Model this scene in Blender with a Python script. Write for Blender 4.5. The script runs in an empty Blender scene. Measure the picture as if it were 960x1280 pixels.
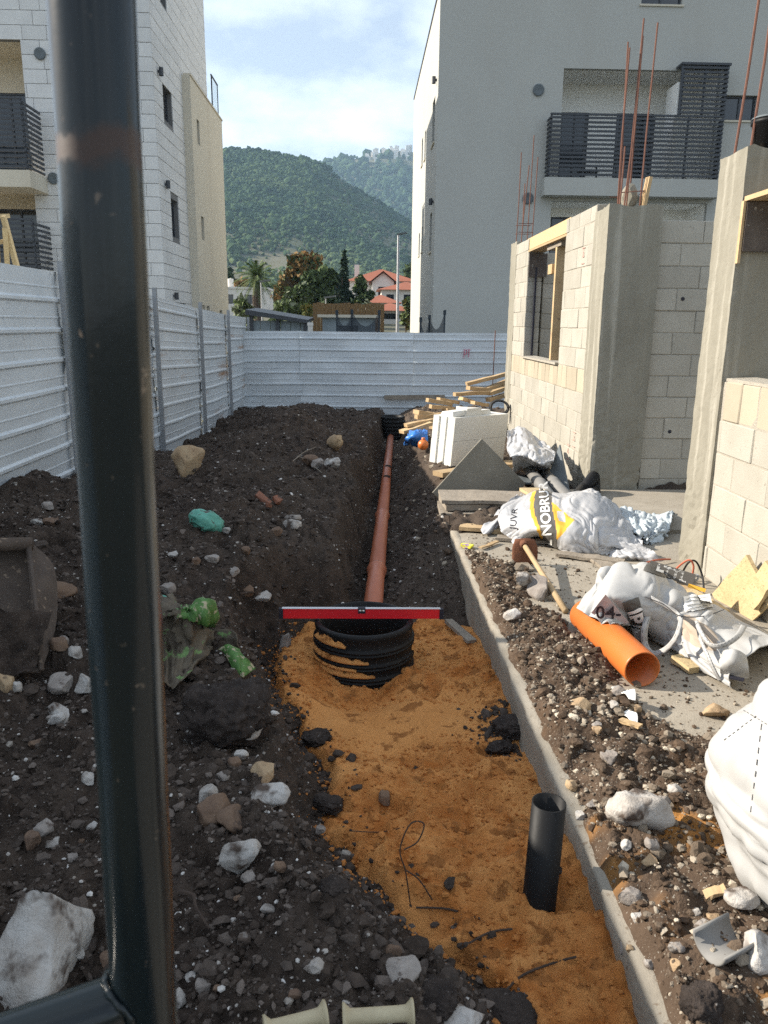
import bpy, math, random
import numpy as np
from mathutils import Vector, Matrix
from mathutils.bvhtree import BVHTree
random.seed(7); rng = np.random.default_rng(7)
SC = bpy.context.scene
COL = SC.collection
PI = math.pi

# ------------------------------------------------------------------ camera
F0, PX, PY = 960.0, 480.0, 640.0            # focal length and centre in photo pixels
def _cam_axes():
    r = math.radians(0.6)
    vy = np.array([453-PX, 404-PY, F0]); vy /= np.linalg.norm(vy)
    h = np.array([math.cos(r), math.sin(r), 0.]); h -= vy*np.dot(h, vy); h /= np.linalg.norm(h)
    return np.array([h, vy, -np.cross(vy, h)])
RC = _cam_axes(); CAM = np.array([0, 0, 1.55])
cam = bpy.data.cameras.new('camera'); camo = bpy.data.objects.new('camera', cam); COL.objects.link(camo)
cam.sensor_fit = 'VERTICAL'; cam.sensor_height = 36; cam.sensor_width = 27; cam.lens = 27
cam.clip_start = .05; cam.clip_end = 8000
cam.dof.use_dof = True; cam.dof.focus_distance = 5.0; cam.dof.aperture_fstop = 12
M = Matrix.Identity(4)
for i in range(3):
    M[i][0] = RC[i, 0]; M[i][1] = -RC[i, 1]; M[i][2] = -RC[i, 2]; M[i][3] = CAM[i]
camo.matrix_world = M
SC.camera = camo

# ------------------------------------------------------------------ sky, sun, exposure
SUN_AZ = math.radians(10)                    # from -X towards +Y
TANE = .575                                  # tan of the elevation across the fence
SUN_EL = math.atan(TANE*math.cos(SUN_AZ))
W = bpy.data.worlds.new('World'); SC.world = W; W.use_nodes = True
nt = W.node_tree; nt.nodes.clear()
def N(tree, t, **kw):
    n = tree.nodes.new(t)
    for k, v in kw.items(): setattr(n, k, v)
    return n
out = N(nt, 'ShaderNodeOutputWorld'); bg = N(nt, 'ShaderNodeBackground')
sky = N(nt, 'ShaderNodeTexSky', sky_type='NISHITA', sun_disc=False, sun_elevation=SUN_EL,
        sun_rotation=math.radians(-90)+SUN_AZ, altitude=100, air_density=1.0, dust_density=1.2, ozone_density=1.0)
tc = N(nt, 'ShaderNodeTexCoord'); sep = N(nt, 'ShaderNodeSeparateXYZ')
nt.links.new(tc.outputs['Generated'], sep.inputs[0])
ad = N(nt, 'ShaderNodeMath', operation='ADD'); ad.inputs[1].default_value = .35
nt.links.new(sep.outputs['Z'], ad.inputs[0])
mx = N(nt, 'ShaderNodeMath', operation='MAXIMUM'); mx.inputs[1].default_value = .05
nt.links.new(ad.outputs[0], mx.inputs[0])
dv = N(nt, 'ShaderNodeVectorMath', operation='SCALE')
rc = N(nt, 'ShaderNodeMath', operation='DIVIDE'); rc.inputs[0].default_value = 1
nt.links.new(mx.outputs[0], rc.inputs[1])
nt.links.new(tc.outputs['Generated'], dv.inputs[0]); nt.links.new(rc.outputs[0], dv.inputs['Scale'])
cn = N(nt, 'ShaderNodeTexNoise'); cn.inputs['Scale'].default_value = 3.4; cn.inputs['Detail'].default_value = 9; cn.inputs['Roughness'].default_value = .55
mp = N(nt, 'ShaderNodeMapping'); mp.inputs['Location'].default_value = (.35, .2, .9); mp.inputs['Scale'].default_value = (1, 1.0, .9)
nt.links.new(dv.outputs[0], mp.inputs[0]); nt.links.new(mp.outputs[0], cn.inputs['Vector'])
cr = N(nt, 'ShaderNodeValToRGB'); cr.color_ramp.elements[0].position = .43; cr.color_ramp.elements[1].position = .70; cr.color_ramp.elements[0].color = (.34, .34, .34, 1)
nt.links.new(cn.outputs['Fac'], cr.inputs[0])
mixc = N(nt, 'ShaderNodeMix', data_type='RGBA'); mixc.inputs['B'].default_value = (9.6, 10.4, 11.3, 1)
sc_ = N(nt, 'ShaderNodeMath', operation='MULTIPLY'); sc_.inputs[1].default_value = .8
nt.links.new(cr.outputs[0], sc_.inputs[0]); nt.links.new(sc_.outputs[0], mixc.inputs['Factor'])
nt.links.new(sky.outputs[0], mixc.inputs['A']); nt.links.new(mixc.outputs['Result'], bg.inputs[0])
bg.inputs[1].default_value = .08
nt.links.new(bg.outputs[0], out.inputs[0])
sl = bpy.data.lights.new('sun', 'SUN'); sl.energy = 5.0; sl.angle = math.radians(.53); sl.color = (1, .91, .78)
so = bpy.data.objects.new('sun', sl); COL.objects.link(so)
to_sun = Vector((-math.cos(SUN_AZ)*math.cos(SUN_EL), math.sin(SUN_AZ)*math.cos(SUN_EL), math.sin(SUN_EL)))
so.rotation_euler = to_sun.to_track_quat('Z', 'Y').to_euler(); so.location = (-20, 8, 30)
SC.view_settings.view_transform = 'Standard'; SC.view_settings.look = 'None'
SC.view_settings.exposure = 1.0; SC.view_settings.gamma = 1
SC.cycles.use_denoising = False; SC.cycles.use_adaptive_sampling = False; SC.cycles.sample_clamp_indirect = 4; SC.cycles.max_bounces = 6; SC.cycles.diffuse_bounces = 4; SC.cycles.volume_bounces = 0; SC.cycles.transparent_max_bounces = 12

# ------------------------------------------------------------------ pixel helpers (photo pixel -> point in the place)
def ray(x, y): return RC @ np.array([(x-PX)/F0, (y-PY)/F0, 1.])
def onz(x, y, z): d = ray(x, y); return CAM + d*((z-CAM[2])/d[2])
def ony(x, y, Y): d = ray(x, y); return CAM + d*(Y/d[1])
def onx(x, y, X): d = ray(x, y); return CAM + d*(X/d[0])
def depth(p): return float((RC.T @ (np.array(p)-CAM))[2])

# ------------------------------------------------------------------ numpy noise
_P = rng.permutation(4096).astype(np.int64)
_G = rng.random(4096)
def _h(ix, iy, iz=0): return _P[(ix + _P[(iy + _P[np.asarray(iz) & 4095]) & 4095]) & 4095]
def vnoise(x, y, z=None):
    x = np.asarray(x, float); y = np.asarray(y, float)
    z = np.zeros_like(x) if z is None else np.asarray(z, float)
    xi, yi, zi = [np.floor(a).astype(np.int64) for a in (x, y, z)]
    fx, fy, fz = x-xi, y-yi, z-zi
    fx, fy, fz = [f*f*f*(f*(f*6-15)+10) for f in (fx, fy, fz)]
    r = 0
    for dx in (0, 1):
        for dy in (0, 1):
            for dz in (0, 1):
                w = (fx if dx else 1-fx)*(fy if dy else 1-fy)*(fz if dz else 1-fz)
                r = r + w*_G[_h(xi+dx, yi+dy, zi+dz)]
    return r*2-1
def fbm(x, y, z=None, o=4, g=.5):
    r = 0; a = 1; f = 1; t = 0
    for k in range(o):
        r = r + a*vnoise(x*f+k*17.3, y*f-k*9.1, None if z is None else z*f+k*5.7); t += a; a *= g; f *= 2.03
    return r/t
def worley(x, y, seed=0):
    xi, yi = np.floor(x).astype(np.int64), np.floor(y).astype(np.int64)
    best = np.full(x.shape, 9.); idv = np.zeros(x.shape)
    for dx in (-1, 0, 1):
        for dy in (-1, 0, 1):
            h = _h(xi+dx, yi+dy, seed)
            px = xi+dx+_G[h]; py = yi+dy+_G[(h*7+13) & 4095]; rr = _G[(h*3+101) & 4095]
            d = np.hypot(x-px, y-py)/(.45+.55*rr)
            m = d < best; best = np.where(m, d, best); idv = np.where(m, rr, idv)
    return best, idv
def smooth(t): t = np.clip(t, 0, 1); return t*t*(3-2*t)

# ------------------------------------------------------------------ objects
def props(o, label=None, cat=None, group=None, kind=None):
    if label: o['label'] = label
    if cat: o['category'] = cat
    if group: o['group'] = group
    if kind: o['kind'] = kind
    return o
def thing(name, label, cat, loc, group=None):
    o = bpy.data.objects.new(name, None); COL.objects.link(o); o.location = [float(v) for v in loc]
    o.empty_display_size = .1
    return props(o, label, cat, group)
def wloc(o):
    v = Vector((0, 0, 0))
    while o is not None: v += o.location; o = o.parent
    return v
def link(name, me, parent=None, loc=None):
    o = bpy.data.objects.new(name, me); COL.objects.link(o)
    if parent: o.parent = parent
    if loc is not None: o.location = [float(v) for v in loc]
    return o
class MB:
    def __init__(s): s.v = []; s.f = []; s.m = []; s.mi = 0
    def add(s, vs, fs):
        b = len(s.v); s.v += [tuple(map(float, v)) for v in vs]
        for f in fs: s.f.append(tuple(b+i for i in f)); s.m.append(s.mi)
        return s
    def box(s, a, b):
        x0, y0, z0 = a; x1, y1, z1 = b
        return s.add([(x0,y0,z0),(x1,y0,z0),(x1,y1,z0),(x0,y1,z0),(x0,y0,z1),(x1,y0,z1),(x1,y1,z1),(x0,y1,z1)],
                     [(0,3,2,1),(4,5,6,7),(0,1,5,4),(1,2,6,5),(2,3,7,6),(3,0,4,7)])
    def obox(s, c, ax, ay, az, jit=0):
        c = np.array(c, float); A = [np.array(a, float) for a in (ax, ay, az)]
        vs = [c+A[0]*sx+A[1]*sy+A[2]*sz+(np.array([random.uniform(-jit, jit) for _ in range(3)]) if jit else 0)
              for sz in (-1, 1) for sx, sy in ((-1,-1),(1,-1),(1,1),(-1,1))]
        return s.add(vs, [(0,3,2,1),(4,5,6,7),(0,1,5,4),(1,2,6,5),(2,3,7,6),(3,0,4,7)])
    def beam(s, p, q, w, h, up=(0, 0, 1), jit=0, c=0):
        p = np.array(p, float); q = np.array(q, float); d = q-p; L = np.linalg.norm(d); d = d/L
        u = np.array(up, float); sd = np.cross(d, u); sd /= np.linalg.norm(sd); u = np.cross(sd, d)
        return s.obox((p+q)/2, d*L/2, sd*w/2, u*h/2, jit)
    def tube(s, pts, r, n=8, caps=True):
        pts = [np.array(p, float) for p in pts]; rr = r if hasattr(r, '__len__') else [r]*len(pts)
        vs = []; fs = []; ref = None
        for i, p in enumerate(pts):
            d = pts[min(i+1, len(pts)-1)]-pts[max(i-1, 0)]; d = d/(np.linalg.norm(d)+1e-12)
            if ref is None: ref = np.array([1., 0, 0]) if abs(d[0]) < .9 else np.array([0, 1., 0])
            a = np.cross(d, ref); a /= np.linalg.norm(a); b = np.cross(d, a); ref = -np.cross(d, a) if False else ref
            for k in range(n):
                t = 2*PI*k/n; vs.append(p+rr[i]*(a*math.cos(t)+b*math.sin(t)))
        for i in range(len(pts)-1):
            for k in range(n):
                k2 = (k+1) % n; fs.append((i*n+k, i*n+k2, (i+1)*n+k2, (i+1)*n+k))
        if caps: fs.append(tuple(range(n))[::-1]); fs.append(tuple((len(pts)-1)*n+k for k in range(n)))
        return s.add(vs, fs)
    def lathe(s, prof, c, ax=(0, 0, 1), n=24, closed=False):
        ax = np.array(ax, float); ax /= np.linalg.norm(ax)
        ref = np.array([1., 0, 0]) if abs(ax[0]) < .9 else np.array([0, 1., 0])
        a = np.cross(ax, ref); a /= np.linalg.norm(a); b = np.cross(ax, a); c = np.array(c, float)
        vs = [c+ax*h+r*(a*math.cos(2*PI*k/n)+b*math.sin(2*PI*k/n)) for r, h in prof for k in range(n)]
        fs = []; m = len(prof)
        for i in range(m if closed else m-1):
            j = (i+1) % m
            for k in range(n):
                k2 = (k+1) % n; fs.append((i*n+k, i*n+k2, j*n+k2, j*n+k))
        return s.add(vs, fs)
    def prism(s, poly, z0, z1):
        n = len(poly); vs = [(x, y, z0) for x, y in poly]+[(x, y, z1) for x, y in poly]
        return s.add(vs, [tuple(range(n))[::-1], tuple(range(n, 2*n))]+[(i, (i+1) % n, n+(i+1) % n, n+i) for i in range(n)])
    def mesh(s, name, mats, off=(0, 0, 0), smooth_=False):
        me = bpy.data.meshes.new(name)
        ox, oy, oz = off
        me.from_pydata([(x-ox, y-oy, z-oz) for x, y, z in s.v], [], s.f)
        mats = mats if isinstance(mats, (list, tuple)) else [mats]
        for m in mats: me.materials.append(m)
        if len(mats) > 1: me.polygons.foreach_set('material_index', s.m)
        if smooth_: me.polygons.foreach_set('use_smooth', [True]*len(s.f))
        me.update(); return me
    def build(s, name, mats, parent=None, smooth_=False, loc=None):
        """loc given: top-level object with its origin there; parent given: a part"""
        off = wloc(parent) if parent else (loc if loc is not None else (0, 0, 0))
        return link(name, s.mesh(name, mats, off, smooth_), parent, None if parent else off)
def npmesh(name, v, f, mats, smooth_=True, attr=None, mi=None, off=(0, 0, 0)):
    v = np.asarray(v, np.float64)-np.array(off, float); f = np.asarray(f, np.int32); k = f.shape[1]
    me = bpy.data.meshes.new(name)
    me.vertices.add(len(v)); me.vertices.foreach_set('co', v.astype(np.float32).ravel())
    me.loops.add(f.size); me.loops.foreach_set('vertex_index', f.ravel())
    me.polygons.add(len(f)); me.polygons.foreach_set('loop_start', np.arange(0, f.size, k, dtype=np.int32))
    me.polygons.foreach_set('loop_total', np.full(len(f), k, np.int32))
    mats = mats if isinstance(mats, (list, tuple)) else [mats]
    for m in mats: me.materials.append(m)
    if mi is not None: me.polygons.foreach_set('material_index', np.asarray(mi, np.int32))
    me.polygons.foreach_set('use_smooth', np.full(len(f), smooth_))
    if attr:
        for nme, a in attr.items():
            at = me.attributes.new(nme, 'FLOAT', 'POINT'); at.data.foreach_set('value', np.asarray(a, np.float32).ravel())
    me.update(calc_edges=True); return me
def gridfaces(nr, nc):
    i = np.arange(nr-1)[:, None]*nc+np.arange(nc-1)[None]; i = i.ravel()
    return np.stack([i, i+1, i+nc+1, i+nc], 1)
_cb = {}
def cbox(dx, dy, dz, c, mat, jit=.0, key=''):
    """chamfered box mesh centred on 0, shared between alike pieces"""
    k = (round(dx, 3), round(dy, 3), round(dz, 3), c, mat.name, key)
    if k in _cb: return _cb[k]
    rs = random.Random(hash((k[0], k[1], k[2], key)) & 0xffff)
    vs = []; h = (dx/2, dy/2, dz/2); ids = {}
    for sx in (-1, 1):
        for sy in (-1, 1):
            for sz in (-1, 1):
                s = (sx, sy, sz)
                for a in range(3):
                    p = [s[i]*(h[i]-(0 if i == a else c)) for i in range(3)]
                    ids[(s, a)] = len(vs); vs.append([p[i]+rs.uniform(-jit, jit) for i in range(3)])
    fs = []
    for a in range(3):
        b, d = (a+1) % 3, (a+2) % 3
        for sg in (-1, 1):
            q = []
            for u, w in ((-1,-1),(1,-1),(1,1),(-1,1)):
                s = [0]*3; s[a] = sg; s[b] = u; s[d] = w; q.append(ids[(tuple(s), a)])
            fs.append(tuple(q if sg > 0 else q[::-1]))
        for u in (-1, 1):
            for w in (-1, 1):
                s0 = [0]*3; s1 = [0]*3; s0[b] = s1[b] = u; s0[d] = s1[d] = w; s0[a] = -1; s1[a] = 1
                s0, s1 = tuple(s0), tuple(s1); fs.append((ids[(s0, b)], ids[(s1, b)], ids[(s1, d)], ids[(s0, d)]))
    for sx in (-1, 1):
        for sy in (-1, 1):
            for sz in (-1, 1):
                s = (sx, sy, sz); fs.append((ids[(s, 0)], ids[(s, 1)], ids[(s, 2)]))
    me = bpy.data.meshes.new('piece'); me.from_pydata(vs, [], fs); me.materials.append(mat); me.update()
    _cb[k] = me; return me
def netsurf(ctrl, nu, nv):
    """smooth grid through a net of control points (rows x cols x 3)"""
    C = np.array(ctrl, float)
    def cm(P, n):
        m = P.shape[0]; t = np.linspace(0, m-1, n); i = np.minimum(t.astype(int), m-2); f = (t-i)[:, None, None]
        g = lambda j: P[np.clip(j, 0, m-1)]
        p0, p1, p2, p3 = g(i-1), g(i), g(i+1), g(i+2)
        return .5*((2*p1)+(-p0+p2)*f+(2*p0-5*p1+4*p2-p3)*f*f+(-p0+3*p1-3*p2+p3)*f**3)
    A = cm(C, nv); B = cm(A.transpose(1, 0, 2), nu).transpose(1, 0, 2)
    return B
def gridnormal(G):
    du = np.gradient(G, axis=1); dv = np.gradient(G, axis=0); n = np.cross(du, dv)
    return n/(np.linalg.norm(n, axis=2, keepdims=True)+1e-9)
def crumple(G, amp, freq, seed=0, o=3):
    n = gridnormal(G); x, y, z = G[..., 0]*freq+seed, G[..., 1]*freq, G[..., 2]*freq
    r = 0; a = 1; f = 1; t = 0
    for k in range(o):
        wx = vnoise(x*f*.7+31, y*f*.7, z*f*.7)*.6
        r = r+a*(1-2*np.abs(vnoise(x*f+k*7.7+wx, y*f+3.1*k+wx, z*f-k*4.4))); t += a; a *= .5; f *= 2.1
    return G+n*(r/t*amp)[..., None]
def folds(G, amp, fu, fv, seed=0, sh=1.5, o=3, mask=None):
    nr, nc = G.shape[:2]; v, u = np.meshgrid(np.linspace(0, 1, nr), np.linspace(0, 1, nc), indexing='ij'); n = gridnormal(G); r = 0; a = 1; f = 1; t = 0
    wu = fbm(u*2.5+seed, v*2.5, o=2)*.35; wv = fbm(u*2.5+9, v*2.5+seed, o=2)*.35
    for k in range(o):
        r = r+a*((1-np.abs(vnoise((u+wu)*fu*f+k*7.7+seed, (v+wv)*fv*f+k*3.1)))**sh*2-1); t += a; a *= .48; f *= 2.3
    if mask is not None: r = r*mask(u, v)
    return G+n*(r/t*amp)[..., None]
def crisp(G, amp, fu, fv, seed, k2=.45):
    """crumpled film: sharp creases between random cells"""
    nr, nc = G.shape[:2]; v, u = np.meshgrid(np.linspace(0, 1, nr), np.linspace(0, 1, nc), indexing='ij'); n = gridnormal(G)
    wu = fbm(u*fu*.8+seed, v*fv*.8, o=2)*.6; wv = fbm(u*fu*.8+9, v*fv*.8+seed, o=2)*.6
    a = worley(u*fu+wu, v*fv+wv, seed)[0]; b = worley(u*fu*2.3+wu*2, v*fv*2.3+wv*2, seed+3)[0]
    return G+n*((a+k2*b-.8)*amp)[..., None]
def sheet(name, G, mats, parent=None, mi=None, thick=.003, smooth_=True):
    nr, nc = G.shape[:2]; off = wloc(parent) if parent else G.reshape(-1, 3).mean(0)*np.array([1, 1, 0])
    me = npmesh(name, G.reshape(-1, 3), gridfaces(nr, nc), mats, smooth_, mi=mi, off=off)
    o = link(name, me, parent, None if parent else off)
    if thick:
        s = o.modifiers.new('thick', 'SOLIDIFY'); s.thickness = thick; s.offset = -1
    return o
def wallgrid(mb, O, U, Nn, u0, u1, v0, v1, holes, depth):
    """vertical wall face with rectangular openings and their reveals"""
    O = np.array(O, float); U = np.array(U, float); Nn = np.array(Nn, float); Z = np.array([0, 0, 1.])
    us = sorted({u0, u1, *[h[0] for h in holes], *[h[1] for h in holes]}); vs = sorted({v0, v1, *[h[2] for h in holes], *[h[3] for h in holes]})
    us = [u for u in us if u0 <= u <= u1]; vs = [v for v in vs if v0 <= v <= v1]
    for a, b in zip(us, us[1:]):
        for c, d in zip(vs, vs[1:]):
            mu, mv = (a+b)/2, (c+d)/2
            if any(h[0] < mu < h[1] and h[2] < mv < h[3] for h in holes): continue
            mb.add([O+U*a+Z*c, O+U*b+Z*c, O+U*b+Z*d, O+U*a+Z*d], [(0, 1, 2, 3)])
    for h in holes:
        a, b, c, d = max(h[0], u0), min(h[1], u1), max(h[2], v0), min(h[3], v1)
        q = [O+U*a+Z*c, O+U*b+Z*c, O+U*b+Z*d, O+U*a+Z*d]; i = [p-Nn*depth for p in q]
        mb.add(q+i, [(0, 1, 5, 4), (1, 2, 6, 5), (2, 3, 7, 6), (3, 0, 4, 7)])

# ------------------------------------------------------------------ materials
def mat(name, c1, c2=None, scale=4, rough=.9, bump=0, bscale=40, spots=None, spot_scale=30, spot_at=.62, var=0,
        stretch=(1, 1, 1), metal=0, spec=.3, coat=0, detail=6, tint=None, tintc=None, contrast=.25, bdist=.02, world=True, streak=None, spot_w=.06):
    m = bpy.data.materials.new(name); m.use_nodes = True; t = m.node_tree; b = t.nodes['Principled BSDF']
    L = t.links.new
    b.inputs['Roughness'].default_value = rough; b.inputs['Metallic'].default_value = metal
    b.inputs['Specular IOR Level'].default_value = spec; b.inputs['Coat Weight'].default_value = coat
    if world: src = N(t, 'ShaderNodeNewGeometry').outputs['Position']
    else: src = N(t, 'ShaderNodeTexCoord').outputs['Object']
    mpn = N(t, 'ShaderNodeMapping'); mpn.inputs['Scale'].default_value = stretch; L(src, mpn.inputs[0])
    if var and not world:
        oi = N(t, 'ShaderNodeObjectInfo'); ml = N(t, 'ShaderNodeMath', operation='MULTIPLY'); ml.inputs[1].default_value = 37
        L(oi.outputs['Random'], ml.inputs[0]); cx = N(t, 'ShaderNodeCombineXYZ'); L(ml.outputs[0], cx.inputs[0]); L(cx.outputs[0], mpn.inputs['Location'])
    V = mpn.outputs[0]
    def noise(s, d=detail, r=.6):
        n = N(t, 'ShaderNodeTexNoise'); n.inputs['Scale'].default_value = s; n.inputs['Detail'].default_value = d; n.inputs['Roughness'].default_value = r
        L(V, n.inputs['Vector']); return n.outputs['Fac']
    def ramp(x, a, bb):
        r = N(t, 'ShaderNodeMapRange'); r.inputs['From Min'].default_value = a; r.inputs['From Max'].default_value = bb; L(x, r.inputs['Value']); return r.outputs[0]
    def mix(a, bb, f):
        n = N(t, 'ShaderNodeMix', data_type='RGBA')
        for k, vv in (('A', a), ('B', bb)):
            if isinstance(vv, tuple): n.inputs[k].default_value = (*vv, 1)
            else: L(vv, n.inputs[k])
        if isinstance(f, float): n.inputs['Factor'].default_value = f
        else: L(f, n.inputs['Factor'])
        return n.outputs['Result']
    colr = None
    if c2: colr = mix(c1, c2, ramp(noise(scale), .5-contrast, .5+contrast))
    if tint:
        at = N(t, 'ShaderNodeAttribute', attribute_name=tint); colr = mix(colr if colr else c1, tintc, at.outputs['Fac'])
    if streak:
        sc, ss, lo = streak; mp2 = N(t, 'ShaderNodeMapping'); mp2.inputs['Scale'].default_value = ss; L(src, mp2.inputs[0])
        n = N(t, 'ShaderNodeTexNoise'); n.inputs['Scale'].default_value = 1; n.inputs['Detail'].default_value = 5; L(mp2.outputs[0], n.inputs['Vector'])
        colr = mix(colr if colr else c1, sc, ramp(n.outputs['Fac'], lo, lo+.14))
    if spots: colr = mix(colr if colr else c1, spots, ramp(noise(spot_scale, 3), spot_at, spot_at+spot_w))
    if var:
        oi = N(t, 'ShaderNodeObjectInfo'); hs = N(t, 'ShaderNodeHueSaturation')
        L(ramp(oi.outputs['Random'], 0, 1), hs.inputs['Hue']) if False else None
        r = N(t, 'ShaderNodeMapRange'); r.inputs['To Min'].default_value = 1-var; r.inputs['To Max'].default_value = 1+var; L(oi.outputs['Random'], r.inputs['Value'])
        L(r.outputs[0], hs.inputs['Value'])
        if colr: L(colr, hs.inputs['Color'])
        else: hs.inputs['Color'].default_value = (*c1, 1)
        colr = hs.outputs[0]
    if colr: L(colr, b.inputs['Base Color'])
    else: b.inputs['Base Color'].default_value = (*c1, 1)
    if bump:
        bp = N(t, 'ShaderNodeBump'); bp.inputs['Strength'].default_value = bump; bp.inputs['Distance'].default_value = bdist
        L(noise(bscale, 5, .65), bp.inputs['Height']); L(bp.outputs[0], b.inputs['Normal'])
    return m
mt = {}
mt['soil'] = mat('dug_soil', (.022, .0165, .0135), (.085, .063, .05), scale=14, rough=1, bump=1, bscale=75, spots=(.2, .18, .16), spot_scale=150, spot_at=.66, spec=.15, tint='tint', tintc=(.10, .077, .06), bdist=.02, contrast=.17)
mt['clod'] = mat('soil_clod', (.021, .0165, .014), (.078, .059, .047), scale=30, rough=1, bump=.8, bscale=160, spec=.15, tint='tint', tintc=(.17, .14, .12), bdist=.006)
mt['spill'] = mat('dry_soil', (.05, .034, .024), (.125, .088, .062), scale=8, rough=1, bump=.9, bscale=90, spots=(.42, .39, .33), spot_scale=140, spot_at=.64, spec=.15, tint='tint', tintc=(.42, .2, .055), bdist=.012)
mt['spillclod'] = mat('dry_soil_clod', (.034, .023, .016), (.13, .09, .062), scale=30, rough=1, bump=.8, bscale=150, spec=.15, tint='tint', tintc=(.5, .44, .35), bdist=.006)
mt['sand'] = mat('orange_sand', (.58, .255, .078), (.72, .35, .122), scale=5, rough=1, bump=1, bscale=140, spots=(.33, .135, .042), spot_scale=11, spot_at=.57, spec=.1, bdist=.012, tint='tint', tintc=(.43, .148, .036))
mt['pebble'] = mat('pebble', (.2, .17, .145), (.36, .33, .29), scale=60, rough=.95, bump=.5, bscale=200, spec=.2, tint='tint', tintc=(.62, .6, .57), bdist=.004)
mt['stone_white'] = mat('white_stone', spot_w=.13, c1=(.50, .485, .46), c2=(.30, .265, .23), scale=14, rough=.9, bump=1, bscale=45, spots=(.09, .068, .055), spot_scale=11, spot_at=.52, spec=.2, bdist=.01)
mt['stone_grey'] = mat('grey_stone', spot_w=.13, c1=(.34, .31, .28), c2=(.2, .17, .15), scale=16, rough=.95, bump=.7, bscale=60, spots=(.08, .06, .05), spot_scale=26, spot_at=.6, spec=.2, bdist=.01)
mt['stone_brown'] = mat('brown_stone', spot_w=.13, c1=(.2, .135, .09), c2=(.12, .08, .06), scale=16, rough=.95, bump=.7, bscale=60, spots=(.05, .04, .035), spot_scale=26, spot_at=.6, spec=.2, bdist=.01)
mt['stone_tan'] = mat('tan_stone', spot_w=.13, c1=(.42, .32, .2), c2=(.3, .2, .12), scale=14, rough=.95, bump=.7, bscale=60, spots=(.1, .07, .05), spot_scale=26, spot_at=.62, spec=.2, bdist=.01)
mt['stone_dark'] = mat('black_clod', (.026, .021, .019), (.075, .06, .052), scale=24, rough=1, bump=1, bscale=120, spots=(.3, .28, .26), spot_scale=50, spot_at=.68, spec=.15, bdist=.012)
mt['slab'] = mat('slab_concrete', (.35, .315, .26), (.25, .22, .175), scale=5, rough=.95, bump=.5, bscale=80, spots=(.2, .16, .12), spot_scale=35, spot_at=.62, spec=.2, bdist=.008)
mt['conc'] = mat('cast_concrete', (.29, .272, .222), (.195, .182, .146), scale=3, rough=.95, bump=.6, bscale=70, spots=(.18, .16, .13), spot_scale=60, spot_at=.66, spec=.2, stretch=(1, 1, .35), bdist=.008, streak=((.36, .34, .285), (14, 14, .5), .55))
mt['block'] = mat('block_face', (.39, .37, .32), (.33, .31, .262), scale=5, rough=.95, bump=.35, bscale=110, spots=(.24, .22, .185), spot_scale=38, spot_at=.66, spec=.2, var=.08, bdist=.012, world=False)
mt['block_y'] = mat('yellow_block_face', (.41, .36, .275), (.36, .315, .24), scale=5, rough=.95, bump=.35, bscale=110, spec=.2, var=.1, bdist=.006, world=False)
mt['mortar'] = mat('mortar', (.40, .37, .31), (.33, .30, .25), scale=20, rough=1, bump=.6, bscale=90)
mt['render_l'] = mat('grey_render', (.435, .435, .405), (.40, .40, .375), scale=.5, rough=.95, bump=.2, bscale=60, spec=.2, streak=((.405, .40, .37), (.7, .7, .10), .5))
mt['render_cream'] = mat('cream_render', (.60, .55, .45), (.55, .505, .415), scale=.6, rough=.95, bump=.2, bscale=60, spec=.2, streak=((.52, .47, .38), (.8, .8, .12), .55))
mt['white_wall'] = mat('white_plaster', (.84, .83, .79), (.8, .79, .75), scale=.8, rough=.9)
mt['stoneclad'] = mat('stone_cladding', (.64, .64, .63), (.55, .55, .545), scale=3, rough=.85, bump=.35, bscale=50, spec=.25, var=.05, bdist=.006, world=False)
mt['joint'] = mat('dark_joint', (.17, .17, .17), rough=1)
mt['slat'] = mat('charcoal_metal', (.03, .034, .042), (.04, .045, .055), scale=3, rough=.5, metal=.0, spec=.5)
mt['glass'] = mat('dark_glass', (.012, .016, .022), rough=.06, spec=.8)
mt['fence'] = mat('galvanised_sheet', (.63, .665, .685), (.53, .57, .595), scale=1.6, rough=.42, metal=.15, spec=.5, bump=.15, bscale=6, stretch=(1, 1, 1.6), spots=(.44, .48, .51), spot_scale=14, spot_at=.64, bdist=.02)
mt['fence_rust'] = mat('rust_stained_sheet', (.60, .62, .62), (.52, .54, .55), scale=1.6, rough=.5, metal=.12, spec=.4, bump=.15, bscale=6, streak=((.36, .21, .12), (.35, .35, 4.2), .585), bdist=.02)
mt['post'] = mat('galvanised_post', (.33, .34, .35), (.25, .26, .27), scale=8, rough=.55, metal=.4)
mt['black_paint'] = mat('black_gloss_paint', (.0045, .0085, .0115), (.008, .012, .014), scale=9, rough=.2, spec=.3, coat=.15, bump=.08, bscale=25, spots=(.11, .085, .065), spot_scale=70, spot_at=.68, bdist=.004)
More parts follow.
